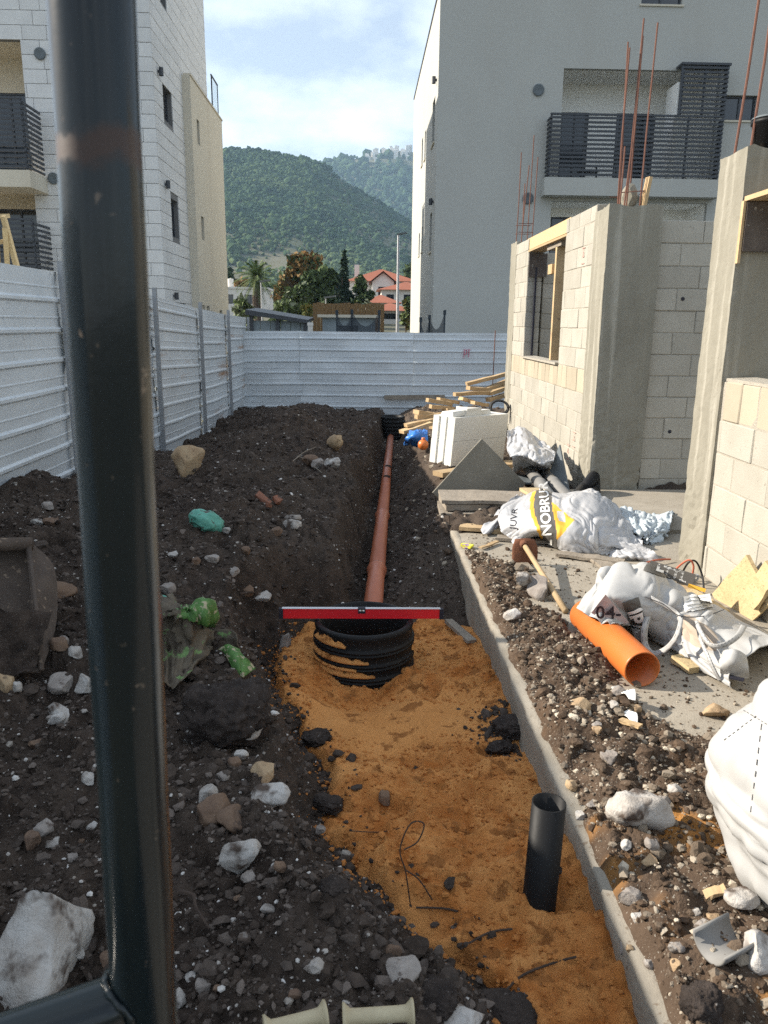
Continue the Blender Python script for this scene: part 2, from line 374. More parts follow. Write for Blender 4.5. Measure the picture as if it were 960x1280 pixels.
def _rusty(m, z0, z1):
    t = m.node_tree; b = t.nodes['Principled BSDF']; L = t.links.new; old = b.inputs['Base Color'].links[0].from_socket
    g = N(t, 'ShaderNodeNewGeometry'); sx = N(t, 'ShaderNodeSeparateXYZ'); L(g.outputs['Position'], sx.inputs[0]); n = N(t, 'ShaderNodeTexNoise'); n.inputs['Scale'].default_value = 40; n.inputs['Detail'].default_value = 6; L(g.outputs['Position'], n.inputs['Vector'])
    a = N(t, 'ShaderNodeMath', operation='MULTIPLY_ADD'); a.inputs[1].default_value = .035; L(n.outputs['Fac'], a.inputs[0]); L(sx.outputs['Z'], a.inputs[2])
    r = N(t, 'ShaderNodeValToRGB'); r.color_ramp.interpolation = 'EASE'; mr = N(t, 'ShaderNodeMapRange'); mr.inputs['From Min'].default_value = z0; mr.inputs['From Max'].default_value = z1; L(a.outputs[0], mr.inputs['Value']); L(mr.outputs[0], r.inputs[0])
    e = r.color_ramp.elements; e[0].position = .25; e[0].color = (0, 0, 0, 1); e[1].position = .42; e[1].color = (.6, .6, .6, 1)
    x = e.new(.62); x.color = (.6, .6, .6, 1); x = e.new(.8); x.color = (0, 0, 0, 1)
    mx = N(t, 'ShaderNodeMix', data_type='RGBA'); L(r.outputs[0], mx.inputs['Factor']); L(old, mx.inputs['A']); mx.inputs['B'].default_value = (.075, .04, .028, 1); L(mx.outputs['Result'], b.inputs['Base Color'])
    ro = N(t, 'ShaderNodeMapRange'); ro.inputs['To Min'].default_value = .2; ro.inputs['To Max'].default_value = .75; L(r.outputs[0], ro.inputs['Value']); L(ro.outputs[0], b.inputs['Roughness'])
_rusty(mt['black_paint'], 1.638, 1.686)
mt['tile'] = mat('broken_tile', (.26, .11, .065), (.16, .075, .05), scale=30, rough=.95, bump=.5, bscale=60, spots=(.07, .055, .045), spot_scale=30, spot_at=.58)
mt['rust'] = mat('rust', (.20, .085, .045), (.1, .045, .03), scale=20, rough=.95, bump=.4, bscale=80)
mt['rusty_steel'] = mat('rusty_steel', (.10, .075, .058), (.055, .042, .034), scale=9, rough=.85, bump=.5, bscale=60, spots=(.2, .15, .11), spot_scale=30, spot_at=.62, bdist=.008)
mt['rebar'] = mat('rebar', (.20, .095, .065), (.13, .065, .05), scale=20, rough=.9)
mt['black_plastic'] = mat('black_plastic', (.009, .009, .010), (.014, .014, .014), scale=8, rough=.5, spec=.16, bump=.05, bscale=30, streak=((.06, .05, .04), (14, 14, 5), .68))
mt['brown_pipe'] = mat('brown_pvc', (.42, .135, .068), (.37, .115, .058), scale=6, rough=.42, spec=.5, spots=(.06, .04, .03), spot_scale=14, spot_at=.7)
mt['orange_pipe'] = mat('orange_pvc', (.60, .165, .035), (.54, .145, .03), scale=5, rough=.4, spec=.5)
mt['red_level'] = mat('red_lacquer', (.70, .016, .026), (.62, .015, .023), scale=12, rough=.4, spec=.5)
mt['alu'] = mat('aluminium', (.55, .55, .56), rough=.4, metal=.6)
mt['wood'] = mat('raw_timber', (.50, .37, .215), (.38, .26, .14), scale=5, rough=.85, bump=.3, bscale=30, stretch=(1, 1, 1), spots=(.25, .17, .1), spot_scale=10, spot_at=.66, var=.14)
mt['wood_grey'] = mat('weathered_timber', (.30, .26, .21), (.2, .17, .135), scale=8, rough=.95, bump=.4, bscale=40, spots=(.12, .1, .08), spot_scale=30, spot_at=.62, var=.12)
mt['wood_yellow'] = mat('yellow_formwork_board', (.53, .42, .24), (.44, .33, .18), scale=22, rough=.8, bump=.3, bscale=60, spots=(.3, .22, .12), spot_scale=70, spot_at=.6, var=.06)
mt['ply'] = mat('dirty_plywood', (.235, .215, .175), (.165, .15, .12), scale=4, rough=.95, bump=.4, bscale=60, spots=(.33, .31, .27), spot_scale=50, spot_at=.64)
mt['ply_dark'] = mat('dark_formply', (.055, .042, .036), (.12, .10, .085), scale=10, rough=.7, spots=(.3, .28, .25), spot_scale=24, spot_at=.66)
mt['foam'] = mat('foam', (.66, .65, .61), (.60, .59, .54), scale=3, rough=.9, bump=.25, bscale=120, spots=(.25, .22, .18), spot_scale=32, spot_at=.7, bdist=.004)
mt['bag'] = mat('woven_white_bag', (.42, .42, .415), (.36, .357, .345), scale=7, rough=.55, bump=.2, bscale=260, spec=.35, bdist=.003)
mt['film'] = mat('white_film', (.46, .46, .465), (.40, .40, .41), scale=9, rough=.35, bump=.4, bscale=30, spec=.5, bdist=.006)
mt['film_blue'] = mat('silver_film', (.55, .6, .62), (.42, .47, .5), scale=6, rough=.3, bump=.5, bscale=24, spec=.5, spots=(.1, .13, .2), spot_scale=7, spot_at=.63, bdist=.008)
mt['band'] = mat('printed_dark_band', (.105, .098, .088), rough=.6)
mt['print_orange'] = mat('printed_orange', (.78, .42, .05), rough=.6)
mt['print_white'] = mat('printed_white', (.82, .82, .8), rough=.6)
mt['print_black'] = mat('printed_black', (.02, .02, .03), rough=.6)
mt['pinkish'] = mat('translucent_pocket', (.52, .43, .42), (.46, .37, .36), scale=14, rough=.5)
mt['stitch'] = mat('stitching', (.07, .07, .075), rough=.9)
mt['beige_in'] = mat('bag_inside', (.42, .35, .28), (.36, .30, .24), scale=6, rough=.8)
mt['blue_film'] = mat('blue_film', (.05, .22, .62), (.03, .15, .5), scale=12, rough=.35, bump=.5, bscale=30, bdist=.006)
mt['teal'] = mat('teal_plastic', (.07, .26, .20), (.13, .36, .28), scale=22, rough=.5, bump=.3, bscale=40, spots=(.07, .06, .05), spot_scale=26, spot_at=.6)
mt['green'] = mat('green_sack', (.10, .22, .055), (.055, .13, .038), scale=30, rough=.6, bump=.5, bscale=40, spots=(.36, .33, .22), spot_scale=34, spot_at=.56, bdist=.006)
mt['mucky'] = mat('muddy_sack', (.15, .125, .09), (.07, .055, .042), scale=14, rough=.9, bump=.6, bscale=50, spots=(.16, .26, .1), spot_scale=16, spot_at=.6, bdist=.01)
mt['grey_pvc'] = mat('grey_pvc', (.22, .215, .205), (.17, .165, .155), scale=9, rough=.6)
mt['blue_grey'] = mat('dark_grey_panel', (.13, .15, .16), (.10, .115, .125), scale=6, rough=.7)
mt['cream_pvc'] = mat('cream_tube', (.47, .41, .27), (.36, .30, .19), scale=20, rough=.5, bump=.15, bscale=50)
mt['cable_red'] = mat('red_cable', (.42, .12, .07), rough=.6)
mt['cable_black'] = mat('black_cable', (.02, .02, .02), rough=.6)
mt['roof'] = mat('red_tiles', (.30, .105, .062), (.24, .085, .05), scale=.9, rough=.9, bump=.4, bscale=5)
mt['house'] = mat('house_plaster', (.66, .63, .58), (.6, .57, .52), scale=.7, rough=.9)
mt['fence_wood'] = mat('wood_fence', (.30, .195, .10), (.23, .145, .07), scale=1.5, rough=.9, stretch=(6, 6, .5))
mt['shed'] = mat('shed_grey', (.27, .31, .33), (.23, .27, .29), scale=2, rough=.8)
mt['tramp'] = mat('trampoline_net', (.035, .045, .055), rough=.9)
mt['purple'] = mat('purple_wrapper', (.24, .1, .42), (.75, .72, .08), scale=18, rough=.4, contrast=.04)
mt['paper'] = mat('white_paper', (.8, .79, .76), rough=.8)
mt['root'] = mat('dry_root', (.07, .05, .038), (.045, .033, .027), scale=30, rough=1)
mt['bark'] = mat('bark', (.10, .075, .055), (.06, .045, .035), scale=8, rough=1, bump=.5, bscale=20)
def leafmat(n, a, b, s=.6):
    m = mat(n, a, b, scale=s, rough=.75, spec=.25, contrast=.12); return m
mt['leaf_dark'] = leafmat('leaf_dark', (.035, .06, .024), (.07, .10, .036))
mt['leaf_mid'] = leafmat('leaf_mid', (.07, .11, .036), (.12, .16, .055))
mt['leaf_con'] = leafmat('leaf_conifer', (.016, .034, .02), (.034, .06, .032))
mt['leaf_rust'] = leafmat('leaf_autumn', (.27, .135, .04), (.17, .11, .035), .35)
mt['leaf_yel'] = leafmat('leaf_yellow', (.22, .15, .03), (.11, .12, .035))
mt['leaf_olive'] = leafmat('leaf_olive', (.10, .12, .075), (.15, .17, .11))
mt['hillwood'] = mat('hill_wood', (.022, .045, .026), (.065, .10, .045), scale=.03, rough=1, spec=.05, tint='tint', tintc=(.12, .15, .065), contrast=.14)
mt['hillsoil'] = mat('hill_soil', (.055, .07, .035), (.15, .14, .10), scale=.012, rough=1, spec=.05, contrast=.18)
mt['ground'] = mat('town_ground', (.12, .11, .085), (.085, .09, .05), scale=.2, rough=1)

# ------------------------------------------------------------------ the lie of the land
SANDPOLY = np.array([(-.47,3.93),(-.36,3.3),(-.2,2.95),(-.08,2.7),(-.1,2.32),(.02,2.08),(.2,1.86),(.36,1.62),(.46,1.25),(.74,1.15),(.74,4.62),(.38,4.55),(.25,4.3),(-.3,4.3)])
def polydist(x, y, P):
    """signed distance, negative inside"""
    d = np.full(x.shape, 9e9); ins = np.zeros(x.shape, bool); n = len(P)
    for i in range(n):
        a, b = P[i], P[(i+1) % n]; e = b-a; wx, wy = x-a[0], y-a[1]
        t = np.clip((wx*e[0]+wy*e[1])/(e@e), 0, 1); d = np.minimum(d, np.hypot(wx-e[0]*t, wy-e[1]*t))
        c = ((a[1] <= y) & (b[1] > y)) | ((b[1] <= y) & (a[1] > y))
        with np.errstate(divide='ignore', invalid='ignore'):
            ins ^= c & (x < (b[0]-a[0])*(y-a[1])/(b[1]-a[1]+1e-15)+a[0])
    return np.where(ins, -d, d)
def idw(x, y, pts, p=3.0):
    w = 0; s = 0
    for px, py, v in pts:
        k = 1/(np.hypot(x-px, y-py)+.05)**p; w = w+k; s = s+k*v
    return s/w
SANDPTS = [(.68,1.35,-.14),(.68,1.8,-.08),(.66,2.1,-.07),(.68,2.5,-.15),(.68,3.2,-.14),(.68,3.9,-.2),(.68,4.6,-.28),(-.02,3.5,-.30),(.25,3.9,-.27),(-.35,3.8,-.2),(-.4,3.3,-.13),
           (-.3,4.3,-.2),(.3,4.4,-.27),(.2,2.9,-.22),(.4,2.5,-.19),(.0,2.6,-.15),(.3,2.1,-.13),(.5,1.7,-.12),(.1,2.1,-.08),(.4,1.4,-.12),(-.1,3.0,-.2),(.4,3.3,-.22)]
def sand_z(x, y):
    w, _ = worley(x*13, y*13, 5); w2, _ = worley(x*30+3, y*30, 9)
    lump = smooth((fbm(x*2.2+4, y*2.2, o=2)+.15)/.5)
    return (idw(x, y, SANDPTS)+fbm(x*3, y*3, o=3)*.034+fbm(x*9+5, y*9, o=4)*.016
            + lump*(np.clip(1-w, 0, 1)**.7*.018+np.clip(1-w2, 0, 1)*.009)+.007*fbm(x*22, y*22, o=3)*(.4+lump)+(1-2*np.abs(vnoise(x*13+fbm(x*6, y*6, o=2)*2, y*34+fbm(x*6+3, y*6, o=2)*3)))*.011*(.2+lump)+fbm(x*40, y*40, o=2)*.0018)
_dent = np.random.default_rng(21); DENTS = [(_dent.uniform(-.1, .6), _dent.uniform(1.5, 3.5), _dent.uniform(0, 3.1), _dent.uniform(.05, .10)) for _ in range(13)]
_sand0 = sand_z
def sand_z(x, y):
    z = _sand0(x, y)
    for (dx, dy, a, r) in DENTS:
        u = ((x-dx)*math.cos(a)+(y-dy)*math.sin(a))/(r*1.7); v = (-(x-dx)*math.sin(a)+(y-dy)*math.cos(a))/(r*.8); q = np.hypot(u, v)
        z = z-.030*np.exp(-q**4)+.012*np.exp(-((q-1.25)/.3)**2)
    return z
def pipe_x(y): return .08+(y-4.77)*(.558-.08)/(15-4.77)
def pipe_z(y): return -.218+(y-4.77)*(-.644+.218)/(15-4.77)
FB = ([-2, 4, 5.8, 7.3, 10.3, 13.3, 16.3, 19], [.3, .32, .29, .07, -.3, -.42, -.42, -.5])
MID = ([0, 2, 3, 5, 7, 9, 12, 15, 17, 19], [.0, .06, .12, .19, .17, .09, -.05, -.18, -.34, -.5])
LIP = ([0, 1.4, 2, 3, 4.5, 7, 10, 13, 16, 19], [-.02, .0, .03, .07, .12, .12, .03, -.12, -.34, -.5])
def soil_base(x, y):
    f, m, l = [np.interp(y, *k) for k in (FB, MID, LIP)]
    hump = (.15*np.exp(-((x+1.15)/.55)**2)*smooth((y-4.5)/3)*(1-smooth((y-13)/4))+.10*np.exp(-((x+.75)/.4)**2)*smooth((y-3.6)/1.2)*(1-smooth((y-9)/5)))*(.75+.8*fbm(x*1.1+2, y*.7, o=2))
    zl = hump+np.where(x < -1.2, m+(f-m)*np.clip((-1.2-x)/1.55, 0, 1)**1.3, l+(m-l)*smooth((-x-.3)/.9))
    ps = polydist(x+fbm(x*5, y*5, o=3)*.07, y+fbm(x*5+9, y*5, o=3)*.07, SANDPOLY)
    fl_s = idw(x, y, SANDPTS)-.07
    fs = 1-smooth(ps/.3)
    yc = np.maximum(y, 4.4); fl_t = pipe_z(yc)-.075
    dx = x-pipe_x(y); dx = dx+fbm(x*2.2, y*2.2, o=4)*.13*smooth((np.abs(dx)-.08)/.1)
    ft = np.where(dx < 0, 1-smooth((-dx-.12)/.17), 1-smooth((dx-.14)/.5)**.8)*smooth((y-4.2)/.25)*(1-smooth((y-15.2)/.5)*.5)
    z = zl*(1-fs)+fl_s*fs
    zr = np.interp(y, [4.25, 4.9, 5.7, 8, 12, 16, 19], [-.33, -.17, -.04, -.06, -.2, -.36, -.5])
    z = np.where(dx > 0, np.where(y > 4.3, zr, z), z)
    z = z*(1-ft)+np.minimum(fl_t, z)*ft
    z = np.where((x > .7) & (y < 5.66), -.45, z); z = z-.4*smooth((x-1.62)/.1)*(y < 7.3)*(y > 5.5)
    return z, np.maximum(fs, ft)
def soil_z(x, y, fine=True):
    z, f = soil_base(x, y)
    w1, i1 = worley(x*4.2, y*4.2, 1); w2, i2 = worley(x*11+7, y*11, 2); w3, i3 = worley(x*27+1, y*27+4, 3)
    w4, i4 = worley(x*52+5, y*52, 4)
    a = .085*(1+.5*smooth((y-3.5)/2))*fbm(x*1.15, y*1.15, o=3)+.055*fbm(x*3.4+3, y*3.4, o=4)+np.clip(1-w4, 0, 1)*.009*(i4 > .35)+.012*fbm(x*16, y*16, o=3)
    a = a+np.clip(1-w1, 0, 1)**.6*.08*(i1 > .5)+np.clip(1-w2, 0, 1)**.6*.042*(i2 > .3)+np.clip(1-w3, 0, 1)**.7*.014
    if fine: a = a+fbm(x*45, y*45, o=2)*.004
    k = np.where((x > .55) & (y < 5.7), .35, 1)
    return z+a*(1-.45*np.clip(f, 0, 1))*k-.02
SPILLPTS = [tuple(onz(*p[:2], 0)[:2])+(p[2],) for p in [
    (575,665,-.01),(592,700,.0),(612,722,.035),(635,725,.06),(655,735,.04),(645,775,.05),(690,758,-.04),(682,722,-.04),(690,790,.05),(660,700,-.03),(700,730,-.04),(720,790,-.03),(700,830,.05),(740,870,.03),
    (720,920,.06),(780,920,.03),(820,930,.015),(760,960,.05),(800,1010,.04),(850,980,.015),(850,900,-.02),(880,870,-.03),(840,860,-.03),(800,860,-.01),(870,930,.0),(760,1050,.05),(800,1080,.05),
    (850,1080,.04),(830,1140,.06),(880,1150,.05),(900,1220,.08),(840,1220,.07),(930,1250,.08),(790,1130,.05),(630,800,.0),(660,865,.005),(700,960,.005),(735,1020,.0),(775,1120,.01),(815,1220,.02),
    (760,690,-.04),(800,700,-.04),(830,760,-.04),(900,800,-.04),(950,850,-.03),(640,670,-.02),(720,670,-.04)]]
def spill_z(x, y):
    w2, i2 = worley(x*12+7, y*12, 2); w3, i3 = worley(x*30+1, y*30+4, 3)
    h = idw(x, y, SPILLPTS, 3.5)
    a = fbm(x*3, y*3, o=3)*.02+np.clip(1-w2, 0, 1)**.6*.04*(i2 > .3)+np.clip(1-w3, 0, 1)**.7*.014+fbm(x*45, y*45, o=2)*.004
    edge = smooth((x-.703-fbm(y*9, y*3, o=2)*.016)/.045)
    return np.where(h > -.005, h*edge+a*smooth((h+.012)/.03)*edge, h*1.2)-.012*(1-edge)-.003
def hit(px, py, fn, lo=-.8, hi=.45):
    """where the pixel's line meets a height field"""
    d = ray(px, py); t = np.linspace((hi-1.55)/d[2], (lo-1.55)/d[2], 1500)
    P = CAM[None]+t[:, None]*d[None]; z = fn(P[:, 0], P[:, 1]); k = np.argmax(P[:, 2] <= z)
    return P[k]
def ground_hit(px, py):
    return hit(px, py, lambda x, y: np.where((x > .69) & (y < 5.7), np.maximum(spill_z(x, y), 0), np.maximum(soil_z(x, y), np.where(polydist(x, y, SANDPOLY) < .1, sand_z(x, y), -9))))

# soil: one sheet, finer close to the camera
ys = [.55]
while ys[-1] < 18.5: ys.append(ys[-1]+max(.008, .0038*ys[-1]))
ys = np.array(ys)
def soil_patch(x0, x1, dx, yy):
    xs = np.arange(x0, x1+dx/2, dx); X, Y = np.meshgrid(xs, yy)
    return X, Y, soil_z(X, Y)
V = []; Fc = []; T = []; base = 0
for X, Y, Z in (soil_patch(-2.85, .70, .0088, ys), soil_patch(.70, 4.6, .022, ys[ys > 5.55])):
    V.append(np.stack([X, Y, Z], -1).reshape(-1, 3)); Fc.append(gridfaces(*X.shape)+base); base += X.size
    T.append(np.clip(fbm(X*2.3, Y*2.3, o=3)*.5+.25+.8*smooth((X-.5)/.5)*(Y > 4.7), 0, 1).ravel())
o = link('soil_ground', npmesh('soil_ground', np.concatenate(V), np.concatenate(Fc), mt['soil'], True, {'tint': np.concatenate(T)}))
props(o, kind='structure')
xs = np.arange(-.75, .695, .008); yy = np.arange(1.0, 4.75, .008); X, Y = np.meshgrid(xs, yy)
pd = polydist(X+fbm(X*6, Y*6, o=3)*.06, Y+fbm(X*6+9, Y*6, o=3)*.06, SANDPOLY)
Z = sand_z(X, Y)-smooth((pd+.03)/.12)*.16
o = link('sand_bed', npmesh('sand_bed', np.stack([X, Y, Z], -1).reshape(-1, 3), gridfaces(*X.shape), mt['sand'], True, {'tint': np.clip(.15+.75*smooth((fbm(X*2.2+4, Y*2.2, o=2)+.15)/.5)*(.5+fbm(X*14, Y*14, o=3)), 0, 1)})); props(o, kind='structure')
xs = np.arange(.70, 2.2, .01); yy = np.arange(.75, 5.7, .01); X, Y = np.meshgrid(xs, yy); Z = spill_z(X, Y)
tint = np.clip(fbm(X*4, Y*4, o=3)*2.2-.1, 0, 1)*smooth((2.9-Y)/.8)*smooth((1.25-X)/.35)
o = link('spilled_soil', npmesh('spilled_soil', np.stack([X, Y, Z], -1).reshape(-1, 3), gridfaces(*X.shape), mt['spill'], True, {'tint': tint})); props(o, kind='structure')

# the concrete slab with its rough edge
Y = np.arange(-1.5, 5.73, .02); prof = []
for i, (px, pz) in enumerate([(.745,-.004),(.735,0.),(.69,0.),(.682,-.012),(.68,-.06),(.682,-.14),(.679,-.24),(.684,-.5)]):
    n = fbm(Y*6+i*.4, Y*0+i*.35, o=4)
    prof.append(np.stack([px+n*.012*(i > 1), Y, pz+fbm(Y*9, Y*0+i, o=3)*.006*(i in (1, 2, 3))], -1))
G = np.stack(prof, 0)
G = G[::-1]
mb = MB()
me = npmesh('concrete_slab', G.reshape(-1, 3), gridfaces(*G.shape[:2]), mt['slab'], True)
o = link('slab_edge', me); props(o, kind='structure')
X, Yg = np.meshgrid(np.arange(.735, 6.6, .06), np.arange(-1.5, 5.75, .06))
Zg = fbm(X*2, Yg*2, o=3)*.004-.001*0; Zg[:, 0] = -.003; Zg[-1, :] = -.45; 
o = link('concrete_slab', npmesh('concrete_slab', np.stack([X, Yg, Zg], -1).reshape(-1, 3), gridfaces(*X.shape), mt['slab'], True)); props(o, kind='structure')

# ground out to the horizon
xs = np.concatenate([np.linspace(-2500, -80, 14), np.linspace(-70, 70, 57), np.linspace(80, 2500, 14)])
yy = np.concatenate([np.linspace(-300, -10, 6), np.linspace(-8, 40, 49), np.linspace(45, 280, 30), np.linspace(320, 3500, 14)])
X, Y = np.meshgrid(xs, yy)
Z = np.interp(Y, [-300, 18.6, 20, 30, 90, 280, 3500], [-.95, -.95, -.1, .3, 2.4, 5, 5])+fbm(X*.2, Y*.2, o=3)*.15
o = link('ground', npmesh('ground', np.stack([X, Y, Z], -1).reshape(-1, 3), gridfaces(*X.shape), mt['ground'], True)); props(o, kind='structure')

# ------------------------------------------------------------------ loose clods, pebbles
import bmesh
def ico(sub):
    bm = bmesh.new(); bmesh.ops.create_icosphere(bm, subdivisions=sub, radius=1); bm.verts.ensure_lookup_table()
    v = np.array([x.co[:] for x in bm.verts]); f = np.array([[y.index for y in x.verts] for x in bm.faces]); bm.free(); return v, f
ICO1, ICO2, ICO4, ICO5 = ico(1), ico(2), ico(4), ico(5)
def scatter(name, P, size, material, icos, tint, flat=.7, jag=.3, smooth_=False):
    v, f = icos; n = len(P); m = len(v)
    r = 1+(rng.random((n, m))-.5)*2*jag
    q = rng.normal(size=(n, 4)); q /= np.linalg.norm(q, axis=1, keepdims=True); w, a, b, c = q.T
    Rm = np.stack([np.stack([1-2*(b*b+c*c), 2*(a*b-c*w), 2*(a*c+b*w)], -1), np.stack([2*(a*b+c*w), 1-2*(a*a+c*c), 2*(b*c-a*w)], -1), np.stack([2*(a*c-b*w), 2*(b*c+a*w), 1-2*(a*a+b*b)], -1)], 1)
    s = np.stack([np.ones(n), rng.uniform(.6, 1, n), rng.uniform(.5, .9, n)], -1)
    vv = v[None]*r[..., None]*s[:, None]*size[:, None, None]
    vv = np.einsum('nij,nmj->nmi', Rm, vv); vv[..., 2] *= flat
    vv += P[:, None]
    ff = (f[None]+(np.arange(n)*m)[:, None, None]).reshape(-1, 3)
    o = link(name, npmesh(name, vv.reshape(-1, 3), ff, material, smooth_, {'tint': np.repeat(tint, m)}))
    return o
def persp_points(n, x0, x1, y0, y1, p=1.0):
    """denser close by: y spread evenly in 1/y**p"""
    u = rng.random(n); y = (y0**-p+u*(y1**-p-y0**-p))**(-1/p); x = rng.uniform(x0, x1, n); return x, y
def soil_points(n, lo=-2.7, pw=.35):
    x, y = persp_points(n*2, lo, .68, 1.0, 17.9, pw)
    near = np.abs(x) < .75*y+.6; x, y = x[near], y[near]
    keep = polydist(x, y, SANDPOLY) > .0; x, y = x[keep][:n], y[keep][:n]
    return x, y, soil_z(x, y)
x, y, z = soil_points(46000); s = .0046*np.exp(rng.normal(0, .6, len(x)))*(1+.1*y); s = np.clip(s, .0025, .03)
o = scatter('soil_clods', np.stack([x, y, z+s*.2], -1), s, mt['clod'], ICO1, np.clip(rng.normal(.2, .34, len(x)), 0, 1), jag=.36)
props(o, 'loose dark clods and crumbs over the dug soil', 'soil clods', kind='stuff')
x, y, z = soil_points(1000, pw=.2); s = np.clip(.017*np.exp(rng.normal(0, .45, len(x))), .008, .05)
o = scatter('soil_lumps', np.stack([x, y, z], -1), s, mt['clod'], ICO2, np.clip(rng.normal(.12, .2, len(x)), 0, 1), jag=.26)
props(o, 'bigger rough lumps of dark dug earth', 'soil clods', kind='stuff')
x, y, z = soil_points(5200); s = np.clip(.0032*np.exp(rng.normal(0, .55, len(x)))*(1+.12*y), .002, .022)
o = scatter('pebbles', np.stack([x, y, z+s*.3], -1), s, mt['pebble'], ICO1, np.clip(rng.normal(.35, .4, len(x)), 0, 1), jag=.2, smooth_=False)
props(o, 'pale pebbles scattered over the dark dug soil', 'pebbles', kind='stuff')
cx_, cy_, _ = ground_hit(640, 912); x = np.concatenate([rng.normal(cx_, .075, 500), rng.uniform(-.45, .45, 2600)]); y = np.concatenate([rng.normal(cy_-.02, .10, 500), rng.uniform(1.2, 3.9, 2600)])
pdx = polydist(x, y, SANDPOLY); k = ((np.arange(len(x)) < 500) | ((pdx < 0) & (pdx > -.12*rng.random(len(x))**2) & (x < .42))) & (x < .665); x, y = x[k], y[k]
s = np.clip(.008*np.exp(rng.normal(0, .55, len(x))), .003, .03); o = scatter('fallen_soil', np.stack([x, y, sand_z(x, y)+s*.3], -1), s, mt['clod'], ICO1, np.clip(rng.normal(.05, .15, len(x)), 0, 1), jag=.33)
props(o, 'dark crumbs of earth fallen onto the edges of the orange sand', 'soil clods', kind='stuff')
# crumbs on the slab and on the right bank
x = rng.uniform(.72, 1.9, 30000); y = rng.uniform(.95, 5.6, 30000); zz = spill_z(x, y); h = idw(x, y, SPILLPTS, 3.5)
k = (zz > -.002) | (rng.random(len(x)) < np.where(h > -.035, .12, .02)); x, y, zz = x[k][:15000], y[k][:15000], np.maximum(zz[k][:15000], 0)
s = np.clip(.0048*np.exp(rng.normal(0, .6, len(x))), .002, .03)
o = scatter('dry_crumbs', np.stack([x, y, zz+s*.3], -1), s, mt['spillclod'], ICO1, np.clip(rng.normal(.12, .42, len(x)), 0, 1), jag=.33)
props(o, 'dry brown crumbs of soil spilled over the concrete slab', 'soil crumbs', kind='stuff')
x = rng.uniform(.45, 4.4, 5000); y = rng.uniform(5.0, 17.8, 5000); k = (x < .7) | (y > 5.75); k &= (x < 2.15) | (y > 12.2); x, y = x[k], y[k]; zz = soil_z(x, y)
s = np.clip(.014*np.exp(rng.normal(0, .5, len(x))), .005, .06)
o = scatter('bank_clods', np.stack([x, y, zz+s*.2], -1), s, mt['spillclod'], ICO1, np.clip(rng.normal(.2, .3, len(x)), 0, 1), jag=.3)
props(o, 'clods of brown soil along the bank beside the planks', 'soil clods', kind='stuff')
x = rng.uniform(.74, 1.5, 1600); y = rng.uniform(1.0, 5.2, 1600); k = spill_z(x, y) > .012; x, y = x[k][:420], y[k][:420]; s = np.clip(.016*np.exp(rng.normal(0, .4, len(x))), .008, .045)
o = scatter('dry_lumps', np.stack([x, y, spill_z(x, y)+s*.15], -1), s, mt['spillclod'], ICO2, np.clip(rng.normal(.05, .15, len(x)), 0, 1), jag=.24)
props(o, 'brown lumps in the soil heaped along the slab edge', 'soil crumbs', kind='stuff')
# sand crumbs
x, y = rng.uniform(-.6, .66, 12000), rng.uniform(1.15, 4.4, 12000); pdx = polydist(x, y, SANDPOLY); k = (pdx < .05+.1*rng.random(len(x))**2) & ((fbm(x*2.2+4, y*2.2, o=2) > -.25) | (pdx > -.06)); x, y = x[k], y[k]
s = np.clip(.0045*np.exp(rng.normal(0, .55, len(x))), .002, .016)
o = scatter('sand_crumbs', np.stack([x, y, np.maximum(sand_z(x, y)-smooth((polydist(x, y, SANDPOLY)+.03)/.12)*.16, soil_z(x, y))+s*.1], -1), s, mt['sand'], ICO1, np.full(len(x), .55), jag=.3)
props(o, 'damp crumbs of orange sand over the sand bed', 'sand crumbs', kind='stuff')

# single stones
def stone_mesh(seed, material, facets=9, ico_=ICO4):
    rs = np.random.default_rng(seed); v, f = ico_; v = v.copy()
    for _ in range(facets):
        n = rs.normal(size=3); n /= np.linalg.norm(n); d = rs.uniform(.42, .8); e = np.clip(v@n-d, 0, None); v -= e[:, None]*n*.97
    v *= 1.25+.22*fbm(v[:, 0:1]*1.6+seed, v[:, 1:2]*1.6, v[:, 2:3]*1.6, o=5, g=.55)
    if seed == 11: v[:, :2] *= (1.1-.55*np.clip(v[:, 2:3], -.2, 1.1)); v[:, 0] += .04*v[:, 2]
    if seed == 30: v[:, 1:] *= (.72+.45*np.abs(v[:, 0:1])**1.2)
    return npmesh('stone', v, f, material, ico_ is not ICO4 or True)
def clod_mesh(seed, material):
    v, f = ICO5; v = v.copy(); n1 = fbm(v[:, 0:1]*1.5+seed, v[:, 1:2]*1.5, v[:, 2:3]*1.5, o=3)
    a = np.abs(vnoise(v[:, 0]*4+seed, v[:, 1]*4, v[:, 2]*4))[:, None]; b = fbm(v[:, 0:1]*9+seed, v[:, 1:2]*9, v[:, 2:3]*9, o=4, g=.65)
    return npmesh('clod', v*(.95+.3*n1+.12*a+.16*b), f, material, True)
_stc = {}
def stone(px, py, wpx, hpx, kind, label, group=None, name='stone', cat='stone', fn=ground_hit, sink=.35, seed=None, tall=None):
    p = fn(px, py+hpx*.35); d = depth(p); w = wpx/F0*d/2; h = (hpx/F0*d/2) if tall is None else tall
    sd = seed if seed is not None else random.randrange(6); k = (sd, kind)
    if k not in _stc: _stc[k] = clod_mesh(sd, mt[kind]) if kind == 'stone_dark' else stone_mesh(sd, mt[kind])
    o = link(name, _stc[k], None, (p[0], p[1], p[2]+h*(1-sink)*.75)); o.scale = (w*1.12, (w*.8+h*.3), h*1.15)
    o.rotation_euler = (random.uniform(-.2, .2), random.uniform(-.2, .2), random.uniform(-.5, .5))
    return props(o, label, cat, group)
